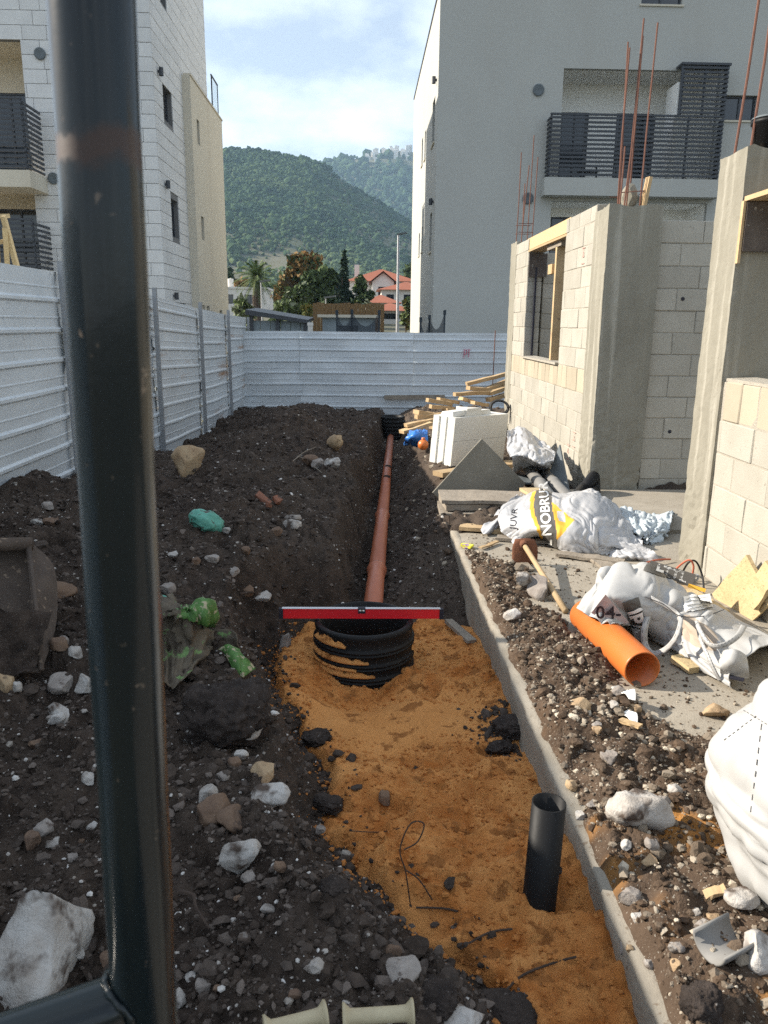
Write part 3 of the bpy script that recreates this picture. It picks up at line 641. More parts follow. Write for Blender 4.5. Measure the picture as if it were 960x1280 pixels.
ST = [
 (42,1160,96,122,'stone_white','large pointed white streaked boulder in the lower left corner',11),
 (237,575,34,32,'stone_tan','tan boulder on the soil against the metal fence foot',12),
 (73,888,24,24,'stone_white','white angular stone just below two pale stones by the bucket',13),
 (78,852,26,22,'stone_grey','grey angular stone beside the digger bucket lip',14),
 (107,851,26,18,'stone_white','flat white stone touching the left edge of the black post',15),
 (20,858,12,16,'stone_white','little round white stone below the digger bucket',1),
 (58,1034,22,18,'stone_grey','beige stone on the soil above the large boulder',2),
 (112,971,14,14,'stone_white','small white stone just left of the black post',3),
 (257,990,22,18,'stone_white','small white stone above the round brown stone',4),
 (264,1006,36,32,'stone_brown','round light brown stone right of the black post',16),
 (291,1021,34,22,'stone_brown','flat reddish brown stone beside the round brown stone',17),
 (330,963,26,28,'stone_tan','tan wedge shaped stone above the long white stone',18),
 (331,989,46,22,'stone_white','long white brick shaped stone on the left bank',19),
 (302,1066,38,40,'stone_white','white faced stone half buried in dark lumps',20),
 (300,905,50,22,'stone_white','chalky white patch of rock on the black clod',21),
 (305,1175,16,18,'stone_white','white pebble sized stone low on the left bank',5),
 (226,1247,16,26,'stone_white','white stone beside the foot of the black post',2),
 (286,885,98,74,'stone_dark','big black clod of earth below the torn green sack',22),
 (482,995,13,17,'stone_brown','small brown stone lying alone on the orange sand',3),
 (488,1190,28,20,'stone_brown','brown stone above the pinkish stone near the bottom',23),
 (504,1210,34,28,'stone_grey','pinkish grey stone near the bottom of the soil bank',24),
 (572,1268,62,26,'stone_white','long white rock at the bottom edge of the picture',25),
 (636,1264,70,22,'stone_dark','dark flecked rock right of the long white rock',26),
 (540,1245,58,24,'stone_dark','black lump of earth above the long white rock',27),
 (72,734,34,16,'stone_brown','reddish rough stone right of the digger bucket',28),
 (8,852,20,34,'stone_tan','orange tan stone under the digger bucket',29),
 (355,800,12,22,'stone_grey','upright pale stone under the left end of the red level',4),
 (797,1010,54,52,'stone_white','white bone shaped rock on the spilled soil of the slab',30),
 (893,886,30,20,'stone_tan','tan angular stone in front of the lying white bag',31),
 (672,733,30,26,'stone_grey','largest grey stone in the soil by the hoe',32),
 (652,725,20,18,'stone_white','pale stone next to the largest stone by the hoe',5),
 (643,768,20,12,'stone_white','flat chalk white stone near the slab edge',2),
 (785,1118,22,22,'stone_grey','round grey stone beyond the half pipe',1),
 (796,1146,14,16,'stone_white','small whitish stone next to the round grey stone',0),
 (948,1186,40,34,'stone_white','white rock right of the broken half pipe',33),
 (928,1118,34,18,'stone_white','white stone at the foot of the bulk bag',3),
 (760,945,20,14,'stone_grey','grey brown stone above the white bone shaped rock',4),
 (728,882,26,16,'stone_tan','tan brown stone near the slab edge',2),
 (877,1250,48,40,'stone_dark','dark clod at the lower right beside the half pipe',34),
 (418,1108,36,20,'stone_dark','dark lump on the left edge of the orange sand',35),
 (410,1002,34,17,'stone_dark','dark lump beside a tan stone on the sand edge',36),
 (395,920,34,15,'stone_dark','black lump where soil meets sand below the ring',37),
 (645,905,52,22,'stone_dark','patch of black earth on the sand against the slab',38),
 (622,932,36,13,'stone_dark','lower lump of the black earth patch on the sand',39),
 (690,1085,22,14,'stone_dark','dark crumb of earth behind the black upright pipe',5),
]
for s in ST: stone(s[0], s[1], s[2], s[3], s[4], s[5], seed=s[6] if len(s) > 6 else None)
LM = [('just above the large streaked boulder', 60, 1072), ('right of the large streaked boulder', 112, 1185), ('by the cream flanged tubes', 400, 1222), ('below the big black clod', 285, 945), ('on the bank left of the wire loop', 375, 1060),
 ('under the digger bucket', 45, 915), ('between the digger bucket and the black post', 92, 800), ('above the torn green sack', 232, 715), ('near the teal plastic scrap', 292, 672), ('on the trench lip left of the red level', 322, 735),
 ('near the hollow log', 388, 590), ('close to the broken tile pieces', 372, 655), ('left of the black post above its joint', 120, 1050), ('right of the black post joint', 250, 1215), ('below the white faced half buried stone', 330, 1120), ('below the first panel of the left fence', 45, 645)]
for (lm, px, py) in LM:
    for kd in ('stone_white', 'stone_grey', 'stone_brown'):
        w = random.uniform(10, 20); stone(px+random.uniform(-32, 32), py+random.uniform(-26, 26), w, w*random.uniform(.55, .95), kd, 'small %s stone %s' % (kd[6:], lm), 'small stones scattered on the dug soil', seed=random.randrange(6))
LM = [('left of the bulk bag bulge', 840, 1000), ('between the bone shaped rock and the slab edge', 735, 1000), ('below the bone shaped rock', 800, 1062), ('above the broken half pipe', 880, 1140), ('left of the broken half pipe', 850, 1195), ('under the orange pipe mouth', 780, 870), ('near the slab edge at the lower right', 800, 1185), ('beside the torn paper scraps', 755, 900)]
for (lm, px, py) in LM:
    for kd in ('stone_white', 'stone_grey', 'stone_tan'):
        w = random.uniform(10, 19); stone(px+random.uniform(-20, 20), py+random.uniform(-20, 20), w, w*random.uniform(.6, .95), kd, 'small %s stone %s' % (kd[6:], lm), 'small stones on the spilled soil of the slab', seed=random.randrange(6))

# ------------------------------------------------------------------ the house under construction
HX = 2.22
house = thing('unfinished_house', 'half built block house with bare concrete columns and steel bars on the right', 'building', (HX, 7.3, 0))
ho = wloc(house)
def hpart(name, mb, m, smooth_=False): return mb.build(name, m, house, smooth_)
def rough_column(x0, x1, y0, y1, z0, z1, seed):
    """cast column: rippled faces, ragged arrises"""
    per = []
    nx = max(3, int((x1-x0)/.03)); ny = max(3, int((y1-y0)/.03))
    per += [(x0, y1-(y1-y0)*i/ny) for i in range(ny)]+[(x0+(x1-x0)*i/nx, y0) for i in range(nx)]
    per += [(x1, y0+(y1-y0)*i/ny) for i in range(ny)]+[(x1-(x1-x0)*i/nx, y1) for i in range(nx)]
    P = np.array(per); zs = np.arange(z0, z1+.001, .035); zs[-1] = z1
    cx, cy = (x0+x1)/2, (y0+y1)/2; A = np.arctan2(P[:, 1]-cy, P[:, 0]-cx)
    X = np.repeat(P[None, :, 0], len(zs), 0); Y = np.repeat(P[None, :, 1], len(zs), 0); Zz = np.repeat(zs[:, None], len(P), 1)
    n = fbm(X*9+seed, Y*9, Zz*1.2, o=3)*.004+fbm(X*36+seed, Y*36, Zz*16, o=2)*.005
    hc = np.clip((.9-Zz)/.9, 0, 1)*np.clip(fbm(X*20, Y*20, Zz*20+seed, o=2), 0, 1)*-.03
    dX, dY = np.sign(X-cx)*(np.abs(X-cx)/((x1-x0)/2))**4, np.sign(Y-cy)*(np.abs(Y-cy)/((y1-y0)/2))**4
    X = X+dX*(n+hc); Y = Y+dY*(n+hc); Zz[-1] += fbm(X[-1]*14, Y[-1]*14+seed, o=2)*.018
    v = np.stack([X, Y, Zz], -1).reshape(-1, 3).tolist(); m = len(P); k = len(zs)
    f = [(i*m+j, i*m+(j+1) % m, (i+1)*m+(j+1) % m, (i+1)*m+j) for i in range(k-1) for j in range(m)]
    c = len(v); v.append([cx, cy, z1+.01]); f += [((k-1)*m+j, (k-1)*m+(j+1) % m, c) for j in range(m)]
    mb = MB(); mb.add(v, f); return hpart('concrete_column', mb, mt['conc'])
c_far = rough_column(HX-.003, HX+.4, 11.58, 12.02, -.5, 2.71, 3)
c_mid = rough_column(HX-.012, 2.70, 7.27, 7.70, -.2, 2.60, 8)
c_near = rough_column(2.172, 2.62, 4.64, 4.985, -.1, 2.54, 15)
mort = MB()
def block(cx, cy, cz, dx, dy, dz, m, key):
    link('block', cbox(dx, dy, dz, .006, m, .0025, key), house, Vector((cx, cy, cz))-ho)
JT = .005
def blocks_y(x, y0, y1, zs, holes, off=0, L=.40, th=.2, soldier=None, zb=0.0):
    """wall along Y with its face at x"""
    for r, (za, zb_) in enumerate(zs):
        sol = soldier is not None and r == soldier
        l = .20 if sol else L; y = y0-((r+off) % 2)*l/2
        while y < y1-.02:
            a, b = max(y, y0), min(y+l, y1); y += l
            segs = [(a, b)]
            for h in holes:
                if za+.02 < h[3] and zb_-.02 > h[2]:
                    ns = []
                    for (p, q) in segs:
                        if q <= h[0] or p >= h[1]: ns.append((p, q))
                        else:
                            if p < h[0]-.03: ns.append((p, h[0]))
                            if q > h[1]+.03: ns.append((h[1], q))
                    segs = ns
            for (p, q) in segs:
                if q-p < .04: continue
                j = random.uniform(-.004, .004)
                block(x+th/2+j, (p+q)/2, (za+zb_)/2, th, q-p-JT, zb_-za-JT, mt['block_y'] if sol else mt['block'], random.randrange(3))
def blocks_x(y, x0, x1, zs, off=0, L=.40, th=.2):
    for r, (za, zb_) in enumerate(zs):
        x = x0-((r+off) % 2)*L/2
        while x < x1-.02:
            a, b = max(x, x0), min(x+L, x1); x += L
            if b-a < .04: continue
            block((a+b)/2, y+th/2+random.uniform(-.004, .004), (za+zb_)/2, b-a-JT, th, zb_-za-JT, mt['block'], random.randrange(3))
ZF = [(-.52, -.32), (-.32, -.12), (-.12, .08), (.08, .28), (.28, .48), (.48, .68), (.68, .88), (.88, 1.12)]+[(1.12+.2*i, 1.32+.2*i) for i in range(7)]+[(2.52, 2.67)]
WIN = (8.81, 10.76, 1.12, 3.0)
blocks_y(HX, 7.70, 11.58, ZF, [WIN], soldier=7)
mort.box((HX+.0055, 7.70, -.5), (HX+.19, 11.58, 1.112)); mort.box((HX+.0055, 7.70, 1.112), (HX+.19, 8.80, 2.66)); mort.box((HX+.0055, 10.77, 1.112), (HX+.19, 11.58, 2.66))
ZR = [(-.12, .09)]+[(.09+.2*i, .29+.2*i) for i in range(12)]
blocks_x(7.34, 2.72, 5.4, ZR); mort.box((2.72, 7.35, -.1), (5.4, 7.53, 2.48))
ZN = [(-.08, .12)]+[(.12+.2*i-.0, .32+.2*i) for i in range(5)]+[(1.12-.0, 1.22)]
ZN = [(.0, .2), (.2, .4), (.4, .6), (.6, .8), (.8, 1.0), (1.0, 1.235)]
blocks_y(2.185, 1.2, 4.64, ZN, [], off=1, soldier=5); mort.box((2.190, 1.2, 0), (2.37, 4.64, 1.228))
# inside: return walls seen through the openings
ZI = [(-.1+.2*i, .1+.2*i) for i in range(13)]
blocks_x(10.85, 2.46, 3.3, ZI[5:], L=.4); mort.box((2.46, 10.86, .9), (3.3, 11.04, 2.49))
blocks_y(4.7, 6.0, 11.0, ZI[4:], [], L=.4)
blocks_y(3.55, 1.3, 4.6, ZI[4:], [], L=.4); mort.box((4.71, 6, .7), (4.88, 11, 2.48)); mort.box((3.56, 1.3, .7), (3.73, 4.6, 2.48))
hpart('mortar_joints', mort, mt['mortar'])
fl = MB(); fl.box((2.45, 5.75, -.3), (6.6, 12.0, -.06)); hpart('floor_slab', fl, mt['slab']); fl = MB(); fl.box((1.66, 5.752, -.3), (5.4, 7.26, .001)); hpart('threshold_slab', fl, mt['slab'])
sl_ = MB(); sl_.obox((2.285, 9.78, 1.125), (.10, 0, 0), (0, .97, 0), (0, 0, .012), .004); sl_.obox((2.28, 2.9, 1.243), (.09, 0, 0), (0, 1.72, 0), (0, 0, .012), .004)
hpart('mortar_bed', sl_, mt['mortar'])
# window formwork
ln = MB(); ln.obox((HX+.02, 9.80, 2.605), (.012, 0, 0), (0, 1.12, 0), (0, 0, .075), .004); hpart('lintel_board', ln, mt['wood_yellow'])
ln = MB(); ln.obox((HX+.11, 9.78, 2.51), (.11, 0, 0), (0, 1.0, 0), (0, 0, .012)); hpart('lintel_board', ln, mt['wood'])
ln = MB(); ln.obox((HX+.12, 9.55, 2.47), (.07, 0, 0), (0, .35, 0), (0, 0, .03)); hpart('lintel_bearer', ln, mt['wood_grey'])
pr = MB(); pr.obox((HX+.10, 9.42, 1.79), (.05, 0, 0), (0, .035, 0), (0, 0, .655)); pr.obox((HX+.05, 9.56, 2.2), (.03, 0, 0), (0, .10, 0), (0, 0, .055)); hpart('timber_prop', pr, mt['wood'])
dk = MB(); dk.obox((HX+.13, 10.73, 2.33), (.12, 0, 0), (0, .012, 0), (0, 0, .15)); hpart('form_panel', dk, mt['ply_dark'])
dk = MB(); dk.obox((HX+.11, 10.735, 1.72), (.012, 0, 0), (0, .02, 0), (0, 0, .58)); hpart('joint_strip', dk, mt['print_black'])
dk = MB(); dk.beam((HX+.24, 9.13, 1.13), (HX+.22, 9.22, 1.62), .05, .16, (1, 0, 0), .01); hpart('cloth_rag', dk, mt['print_black'])
# near opening formwork
fm = MB(); fm.obox((2.52, 4.615, 2.11), (.33, 0, 0), (0, .011, 0), (0, 0, .135)); hpart('form_panel', fm, mt['ply_dark'])
fm = MB(); fm.obox((2.55, 4.45, 2.262), (.37, 0, 0), (0, .18, 0), (0, 0, .013)); hpart('form_board', fm, mt['wood'])
fm = MB(); fm.obox((2.178, 4.625, 2.08), (.008, 0, 0), (0, .014, 0), (0, 0, .17)); hpart('form_batten', fm, mt['wood'])
# steel bars standing out of the columns
def rebars(col, bars, ties):
    for p, q in bars:
        m = MB(); mid = (np.array(p)+np.array(q))/2+np.array([random.uniform(-.01, .01), random.uniform(-.01, .01), 0]); m.tube([p, mid, q], .0075, 6)
        m.build('rebar', mt['rebar'], col)
    for ring in ties:
        m = MB(); m.tube(ring+[ring[0]], .005, 5); m.build('rebar_tie', mt['rebar'], col)
rebars(c_far, [((2.26,11.9,2.5),(2.27,11.86,3.95)), ((2.3,11.75,2.5),(2.36,11.7,3.75)), ((2.42,11.9,2.5),(2.44,11.86,4.18)), ((2.45,11.7,2.5),(2.47,11.66,3.85)), ((2.34,11.93,2.5),(2.36,11.95,3.55))],
       [[(2.25,11.92,z),(2.46,11.92,z),(2.46,11.68,z),(2.25,11.68,z)] for z in (2.85, 2.97)])
rebars(c_mid, [((2.33,7.42,2.45),(2.335,7.45,3.92)), ((2.40,7.60,2.45),(2.37,7.62,4.02)), ((2.40,7.4,2.45),(2.44,7.45,4.15)), ((2.49,7.6,2.45),(2.50,7.62,4.07)), ((2.53,7.42,2.45),(2.565,7.45,4.12)), ((2.31,7.33,2.4),(2.33,7.35,3.1)), ((2.36,7.36,2.4),(2.40,7.38,3.08))],
       [[(2.31,7.38,2.72),(2.55,7.38,2.74),(2.55,7.62,2.72),(2.31,7.62,2.72)]])
rebars(c_near, [((2.19,4.86,2.4),(2.23,4.82,3.55)), ((2.255,4.80,2.4),(2.28,4.76,3.62)), ((2.5,4.86,2.4),(2.53,4.8,3.5))], [])
lump = MB(); G = None
p = np.array([2.46, 7.52, 2.62]); v, f = ICO2
lump.add((v*np.array([.075, .075, .13])*(1+.2*fbm(v[:, 0:1]*2, v[:, 1:2]*2, v[:, 2:3]*2))+p+[0, 0, .08]).tolist(), f.tolist()); lump.build('concrete_stub', mt['conc'], c_mid)
w = MB(); w.beam((2.56, 7.42, 2.60), (2.59, 7.40, 2.86), .10, .03, (1, 0, 0)); w.build('wood_piece', mt['wood'], c_mid)
# faint red maker's print on blocks
def text_mesh(txt, size, m, name='print', bold=0):
    cu = bpy.data.curves.new('t', 'FONT'); cu.body = txt; cu.size = size; cu.align_x = 'CENTER'; cu.align_y = 'CENTER'; cu.resolution_u = 3; cu.offset = bold
    ob = bpy.data.objects.new('t', cu); COL.objects.link(ob); dg = bpy.context.evaluated_depsgraph_get(); dg.update()
    me = bpy.data.meshes.new_from_object(ob.evaluated_get(dg)); bpy.data.objects.remove(ob); me.materials.clear(); me.materials.append(m); me.name = name
    return me
mt['print_red'] = mat('faded_red_print', (.45, .24, .20), rough=.9); mt['print_pink'] = mat('pink_spray', (.6, .12, .2), rough=.9)
for (yy_, zz_) in ((8.05, 2.22), (7.93, .38), (8.12, .22)):
    m = MB(); x = HX-.006
    m.add([(x, yy_-.05, zz_+.09), (x, yy_+.05, zz_+.09), (x, yy_+.05, zz_+.08), (x, yy_-.05, zz_+.08)], [(0, 1, 2, 3)])
    for a, b in (((-.03, .0), (0, .05)), ((0, .05), (.03, 0)), ((.03, 0), (-.03, 0)), ((0, .06), (0, .075))):
        d = np.array([b[0]-a[0], b[1]-a[1]]); d = d/np.linalg.norm(d)*.004; n = np.array([-d[1], d[0]])
        m.add([(x, yy_+a[0]-n[0], zz_+a[1]-n[1]), (x, yy_+b[0]-n[0], zz_+b[1]-n[1]), (x, yy_+b[0]+n[0], zz_+b[1]+n[1]), (x, yy_+a[0]+n[0], zz_+a[1]+n[1])], [(0, 1, 2, 3)])
    m.add([(x, yy_-.05, zz_-.06), (x, yy_+.05, zz_-.06), (x, yy_+.05, zz_-.07), (x, yy_-.05, zz_-.07)], [(0, 1, 2, 3)]); hpart('red_stamp', m, mt['print_red'])
dots = MB()
for (x_, z_) in ((2.98, 1.80), (2.98, .56)):
    dots.lathe([(.0, -.001), (.018, -.0012)], (x_, 7.335, z_), (0, 1, 0), 10)
hpart('drill_hole', dots, mt['print_black'])

# black bucket on top of the near column
bk = thing('black_bucket', 'black plastic bucket standing on top of the near concrete column', 'bucket', (2.37, 4.80, 2.55))
m = MB(); m.lathe([(.0, 0), (.085, 0), (.105, .14), (.113, .145), (.113, .165), (.105, .165), (.1, .15), (.08, .012), (0, .012)], (2.37, 4.80, 2.55), n=24); m.build('bucket_body', mt['black_plastic'], bk, True)
m = MB(); m.lathe([(.0, .165), (.11, .168), (.115, .17), (.108, .18), (0, .18)], (2.37, 4.80, 2.55), n=24); m.build('bag_cover', mt['blue_grey'], bk)

# ------------------------------------------------------------------ sheet metal fences
def rib_profile(z0, z1, pitch=.262, ph=.1, big=.022):
    """(z, offset) pairs of a ribbed sheet, ribs running along its length"""
    out = [(z0, 0)]; z = z0+ph
    while z < z1-.05:
        out += [(z-.03, 0), (z-.012, big), (z+.012, big), (z+.03, 0)]
        out += [(z+.10, 0), (z+.105, .005), (z+.115, .005), (z+.12, 0)] if z+.13 < z1 else []
        z += pitch
    out.append((z1, 0)); out.append((z1, -.015)); return out
def ribbed(mb, A, B, za, zb, zlow, n=26, seed=0, wob=.012, ends=.0, outw=(1, 0, 0)):
    A = np.array(A, float); B = np.array(B, float); nn = np.array(outw, float)
    pr = rib_profile(0, 1.0, 1, 1)
    H = max(za, zb)-zlow; pf = rib_profile(0, H, ph=.115)
    V = []; 
    for i in range(n):
        t = i/(n-1); p = A+(B-A)*t; top = za+(zb-za)*t
        for (h, o_) in pf:
            z = top-H+h; w = float(fbm(np.array(p[0]*.9+p[1]*.9+seed), np.array(z*1.3), o=2))*wob
            e = ends*np.exp(-min(t, 1-t)*n/1.2)*float(vnoise(np.array(z*5+seed), np.array(t*9)))
            V.append(p+nn*(o_+w+e)+np.array([0, 0, z]))
    k = len(pf); mb.add(V, [tuple(int(x) for x in q) for q in gridfaces(n, k)]); return mb
lf = thing('metal_fence', 'long ribbed sheet metal fence along the left side of the dug plot', 'fence', (-2.75, 8, 0))
PYS = [-1.6, 1.2, 4.2, 7.27, 10.42, 13.28, 16.0, 18.75]
def ftop(y): return float(np.interp(y, [-2, 7.3, 10.4, 13.3, 16, 18.8], [1.98, 1.97, 1.88, 1.77, 1.69, 1.64]))
for i in range(len(PYS)-1):
    a, b = PYS[i], PYS[i+1]+.16; m = MB(); xo = -2.765+.006*(i % 2)
    ribbed(m, (xo, a, 0), (xo, b, 0), ftop(a)+random.uniform(-.015, .012), ftop(b)+random.uniform(-.015, .012), -.75, 40, i*3.7, .03, .02, (1, 0, 0))
    o = m.build('fence_sheet', mt['fence_rust'] if i in (4, 5, 6) else mt['fence'], lf)
    if i in (4, 5): o['label'] = 'rust streaked sheet'
for i, y in enumerate(PYS):
    m = MB(); yy_ = y; h = ftop(y)+(.09 if i < 7 else .02); 
    m.box((-2.72, yy_-.028, -.8), (-2.668, yy_-.022, h)); m.box((-2.72, yy_-.022, -.8), (-2.714, yy_+.028, h)); m.box((-2.674, yy_-.022, -.8), (-2.668, yy_+.028, h))
    m.build('fence_post', mt['post'], lf)
ff = thing('metal_fence', 'ribbed sheet metal fence closing the far end of the plot', 'fence', (.5, 18.3, -.4))
XS_ = [-2.78, -1.45, 1.15, 3.5, 5.6]
for i in range(4):
    m = MB(); yo = 18.31-.004*(i % 2)
    ribbed(m, (XS_[i], yo, 0), (XS_[i+1]+(.04 if i < 3 else 0), yo, 0), 1.345+.012*(i % 2), 1.349+.012*((i+1) % 2), -.75, 40, i*5.1+40, .03, .012, (0, -1, 0)); m.build('fence_sheet', mt['fence'], ff)
for x in (-1.4, 1.2, 3.4, 5.5):
    m = MB(); m.box((x-.025, 18.345, -.8), (x+.025, 18.39, 1.31)); m.build('fence_post', mt['post'], ff)
m = MB(); m.box((-2.8, 18.335, 1.30), (5.6, 18.37, 1.335)); m.build('top_rail', mt['post'], ff)
m = MB()
for a, b in (((2.38, .78), (2.38, .98)), ((2.38, .97), (2.44, .97)), ((2.44, .97), (2.44, .88)), ((2.44, .88), (2.38, .86)), ((2.49, .98), (2.49, .80)), ((2.46, .97), (2.53, .97))):
    m.beam((a[0], 18.272, a[1]), (b[0], 18.272, b[1]), .012, .018, (0, 1, 0))
m.build('sprayed_mark', mt['print_pink'], ff)
pl = MB(); pl.beam((.52, 18.2, -.14), (1.95, 18.2, -.12), .04, .10); o = pl.build('plank', mt['wood_grey'], None, loc=(1.2, 18.2, -.2))
props(o, 'weathered plank fixed across the foot of the far metal fence', 'plank')
pl = MB(); pl.tube([(3.05, 18.1, -.5), (3.07, 18.15, 1.42)], .012, 6); o = pl.build('steel_rod', mt['rebar'], None, loc=(3.05, 18.1, -.4)); props(o, 'thin rusty rod leaning upright on the far metal fence', 'rod')

# ------------------------------------------------------------------ tube gate frame right in front of the camera
gate = thing('tube_frame', 'glossy black steel tube frame standing close to the camera at the left', 'gate', (-.165, .5, .2))
m = MB(); pb = np.array([-.187, .5, .2]); pt = np.array([-.143, .5, 2.3])
m.tube([pb+(pt-pb)*t for t in np.linspace(0, 1, 30)], [.0245+.0004*math.sin(i*2.1) for i in range(30)], 40); m.build('post', mt['black_paint'], gate, True)
j = np.array([-.172, .5, 1.036]); e = onz(-60, 1330, 1.036); m = MB(); m.tube([j+(e-j)*t for t in np.linspace(0, 2.4, 12)], .0215, 36); m.build('rail', mt['black_paint'], gate, True)
m = MB(); d = (e-j)/np.linalg.norm(e-j); k = []
for i in range(40):
    a = 2*PI*i/40; u = np.array([0, 0, 1.]); s_ = np.cross(d, u); rad = .0225*(math.cos(a)*u+math.sin(a)*s_); h = math.sqrt(max(.0249**2-(.0225*math.sin(a))**2, 0)); k.append(j+d*h+rad)
m.tube(k+[k[0]], [.003+.0008*math.sin(i*1.9) for i in range(41)], 7, False); m.build('weld_bead', mt['black_paint'], gate, True)


# ------------------------------------------------------------------ things in the trench
rc_ = onz(455, 772, .02)
def manhole(c, r, top, bot, label):
    t = thing('manhole_ring', label, 'manhole ring', (c[0], c[1], bot))
    H = top-bot; pr = [(r*.80, bot), (r*.80, top-.05), (r*.83, top-.035), (r*.86, top-.006), (r*.90, top), (r*.955, top-.004), (r*.97, top-.016), (r*.965, top-.03), (r*.955, top-.042)]
    z = top-.042
    for q in range(int(H/.075)+1):
        z0 = z-.006-q*.075
        if z0-.06 < bot: break
        pr += [(r*.952, z0), (r*.955, z0-.03), (r*.965, z0-.036), (r*.998, z0-.041), (r*1.0, z0-.049), (r*.968, z0-.053), (r*.968, z0-.057), (r*.998, z0-.060), (r*1.0, z0-.067), (r*.96, z0-.071)]
    pr.append((r*.955, bot)); pr = [(a, b-0) for a, b in pr]
    m = MB(); m.lathe(pr, (c[0], c[1], 0), n=72, closed=True); m.build('ring_wall', mt['black_plastic'], t, True); return t
ring = manhole(rc_, .272, .02, -.42, 'black ribbed plastic manhole ring set in the orange sand under the red level')
# sand caught on the ribs
V = []; Fq = []
for (zz_, a0, a1, hh) in ((-.004, 198, 250, .055), (-.085, 183, 275, .05), (-.125, 186, 262, .03), (-.160, 190, 282, .045), (-.235, 186, 262, .045), (-.205, 305, 345, .04), (-.235, 318, 352, .05), (-.10, 345, 358, .03)):
    n = int((a1-a0)*.8); b = len(V); A = np.radians(np.linspace(a0, a1, n)); e = np.sin(np.linspace(0, PI, n))**.5
    hgt = np.clip((.55+.6*fbm(A*9+zz_*40, A*0, o=4))*hh*e, .002, None)
    for i in range(n):
        for (rr, z) in ((.262, zz_+hgt[i]), (.270, zz_+hgt[i]*.5), (.2775, zz_+.002), (.2745, zz_-.006)):
            V.append((rc_[0]+rr*math.cos(A[i]), rc_[1]+rr*math.sin(A[i]), z-.038))
    for q in gridfaces(n, 4): Fq.append(tuple(int(x)+b for x in q))
m = MB(); m.add(V, Fq); m.build('caked_sand', mt['sand'], ring, True)['kind'] = 'stuff'
c2 = onz(490, 524, -.26)
manhole((c2[0]+.02, 15.5), .272, -.26, -.75, 'black ribbed manhole ring at the far end of the trench by the metal fence')
# spirit level across the ring
lv = thing('spirit_level', 'red spirit level laid across the black manhole ring', 'level', (rc_[0], rc_[1], .022))
a = ony(350, 767, rc_[1]-.02); b = ony(553, 767.5, rc_[1]+.0); dd = b-a; L_ = np.linalg.norm(dd); dd /= L_; n_ = np.cross(dd, [0, 0, 1]); n_ /= np.linalg.norm(n_)
cz = np.array([0, 0, .052]); mid = (a+b)/2; mid[2] = .023
m = MB(); up = np.array([0, 0, 1.])
m.obox(mid+cz*.5, dd*L_/2*.97, n_*.011, up*.0215); m.build('level_body', mt['red_level'], lv)
m = MB(); m.obox(mid+up*.0035, dd*L_/2*.97, n_*.0125, up*.0035); m.obox(mid+up*.0505, dd*L_/2*.97, n_*.0125, up*.0025); m.build('level_flange', mt['red_level'], lv)
m = MB(); m.obox(mid+up*.0545, dd*L_/2*.972, n_*.0127, up*.0012); m.build('level_edge', mt['alu'], lv)
for s_ in (-1, 1):
    m = MB(); m.obox(mid+dd*s_*(L_/2*.985)+cz*.5, dd*.011, n_*.0135, up*.0275); m.build('end_cap', mt['print_black'], lv)
vf = MB(); vf.obox(mid+up*.044, dd*.020, n_*.0145, up*.014); vial = vf.build('vial_frame', mt['print_black'], lv)
m = MB(); m.tube([mid+up*.046+n_*.006-dd*.014, mid+up*.046+n_*.006+dd*.014], .0095, 10); m.build('vial', mt['print_white'], vial)
m = MB(); m.tube([mid+up*.046+n_*.011-dd*.003, mid+up*.046+n_*.011+dd*.004], .0055, 8); m.build('vial_bubble', mt['leaf_yel'], vial)
# sewer pipe in three lengths with sockets
sp = thing('sewer_pipe', 'red brown plastic sewer pipe running along the trench bottom', 'pipe', (.3, 9.5, -.45))
pa = np.array([pipe_x(4.13), 4.13, pipe_z(4.13)]); pz = np.array([pipe_x(15.3), 15.3, pipe_z(15.3)])
def pq(t): return pa+(pz-pa)*t
cuts = [0, .125, .305, 1.0]
for i in range(3):
    a, b = pq(cuts[i]), pq(cuts[i+1]); ax = b-a; L_ = np.linalg.norm(ax)
    m = MB(); m.lathe([(.058, 0), (.0625, .0), (.0625, L_-.13), (.0665, L_-.12), (.0705, L_-.10), (.0705, L_-.065), (.075, L_-.06), (.075, L_-.04), (.070, L_-.035), (.070, L_), (.06, L_)] if i < 2 else [(.058, 0), (.0625, 0), (.0625, L_), (.058, L_)], a, ax, 28)
    m.build('pipe_length', mt['brown_pipe'], sp, True)
m = MB()
for t in (.50, .585):
    c = pq(t); v, f = ICO2; m.add((v*np.array([.05, .07, .018])*(1+.25*fbm(v[:, 0:1]*3+t*9, v[:, 1:2]*3, v[:, 2:3]*3))+c+[.012, 0, .058]).tolist(), f.tolist())
m.build('soil_splash', mt['clod'], sp)['kind'] = 'stuff'
# upright black pipe
up_ = thing('drain_pipe', 'short black pipe standing upright in the orange sand by the slab', 'pipe', (.535, 1.91, -.15))
m = MB(); ax = np.array([.03, .01, 1]); m.lathe([(.049, -.2), (.049, .005), (.0505, .012), (.0505, .02), (.049, .026), (.0485, .375), (.0445, .375), (.0445, -.2)], (.525, 1.91, -.145), ax, 40, closed=True); m.build('pipe_wall', mt['black_plastic'], up_, True)
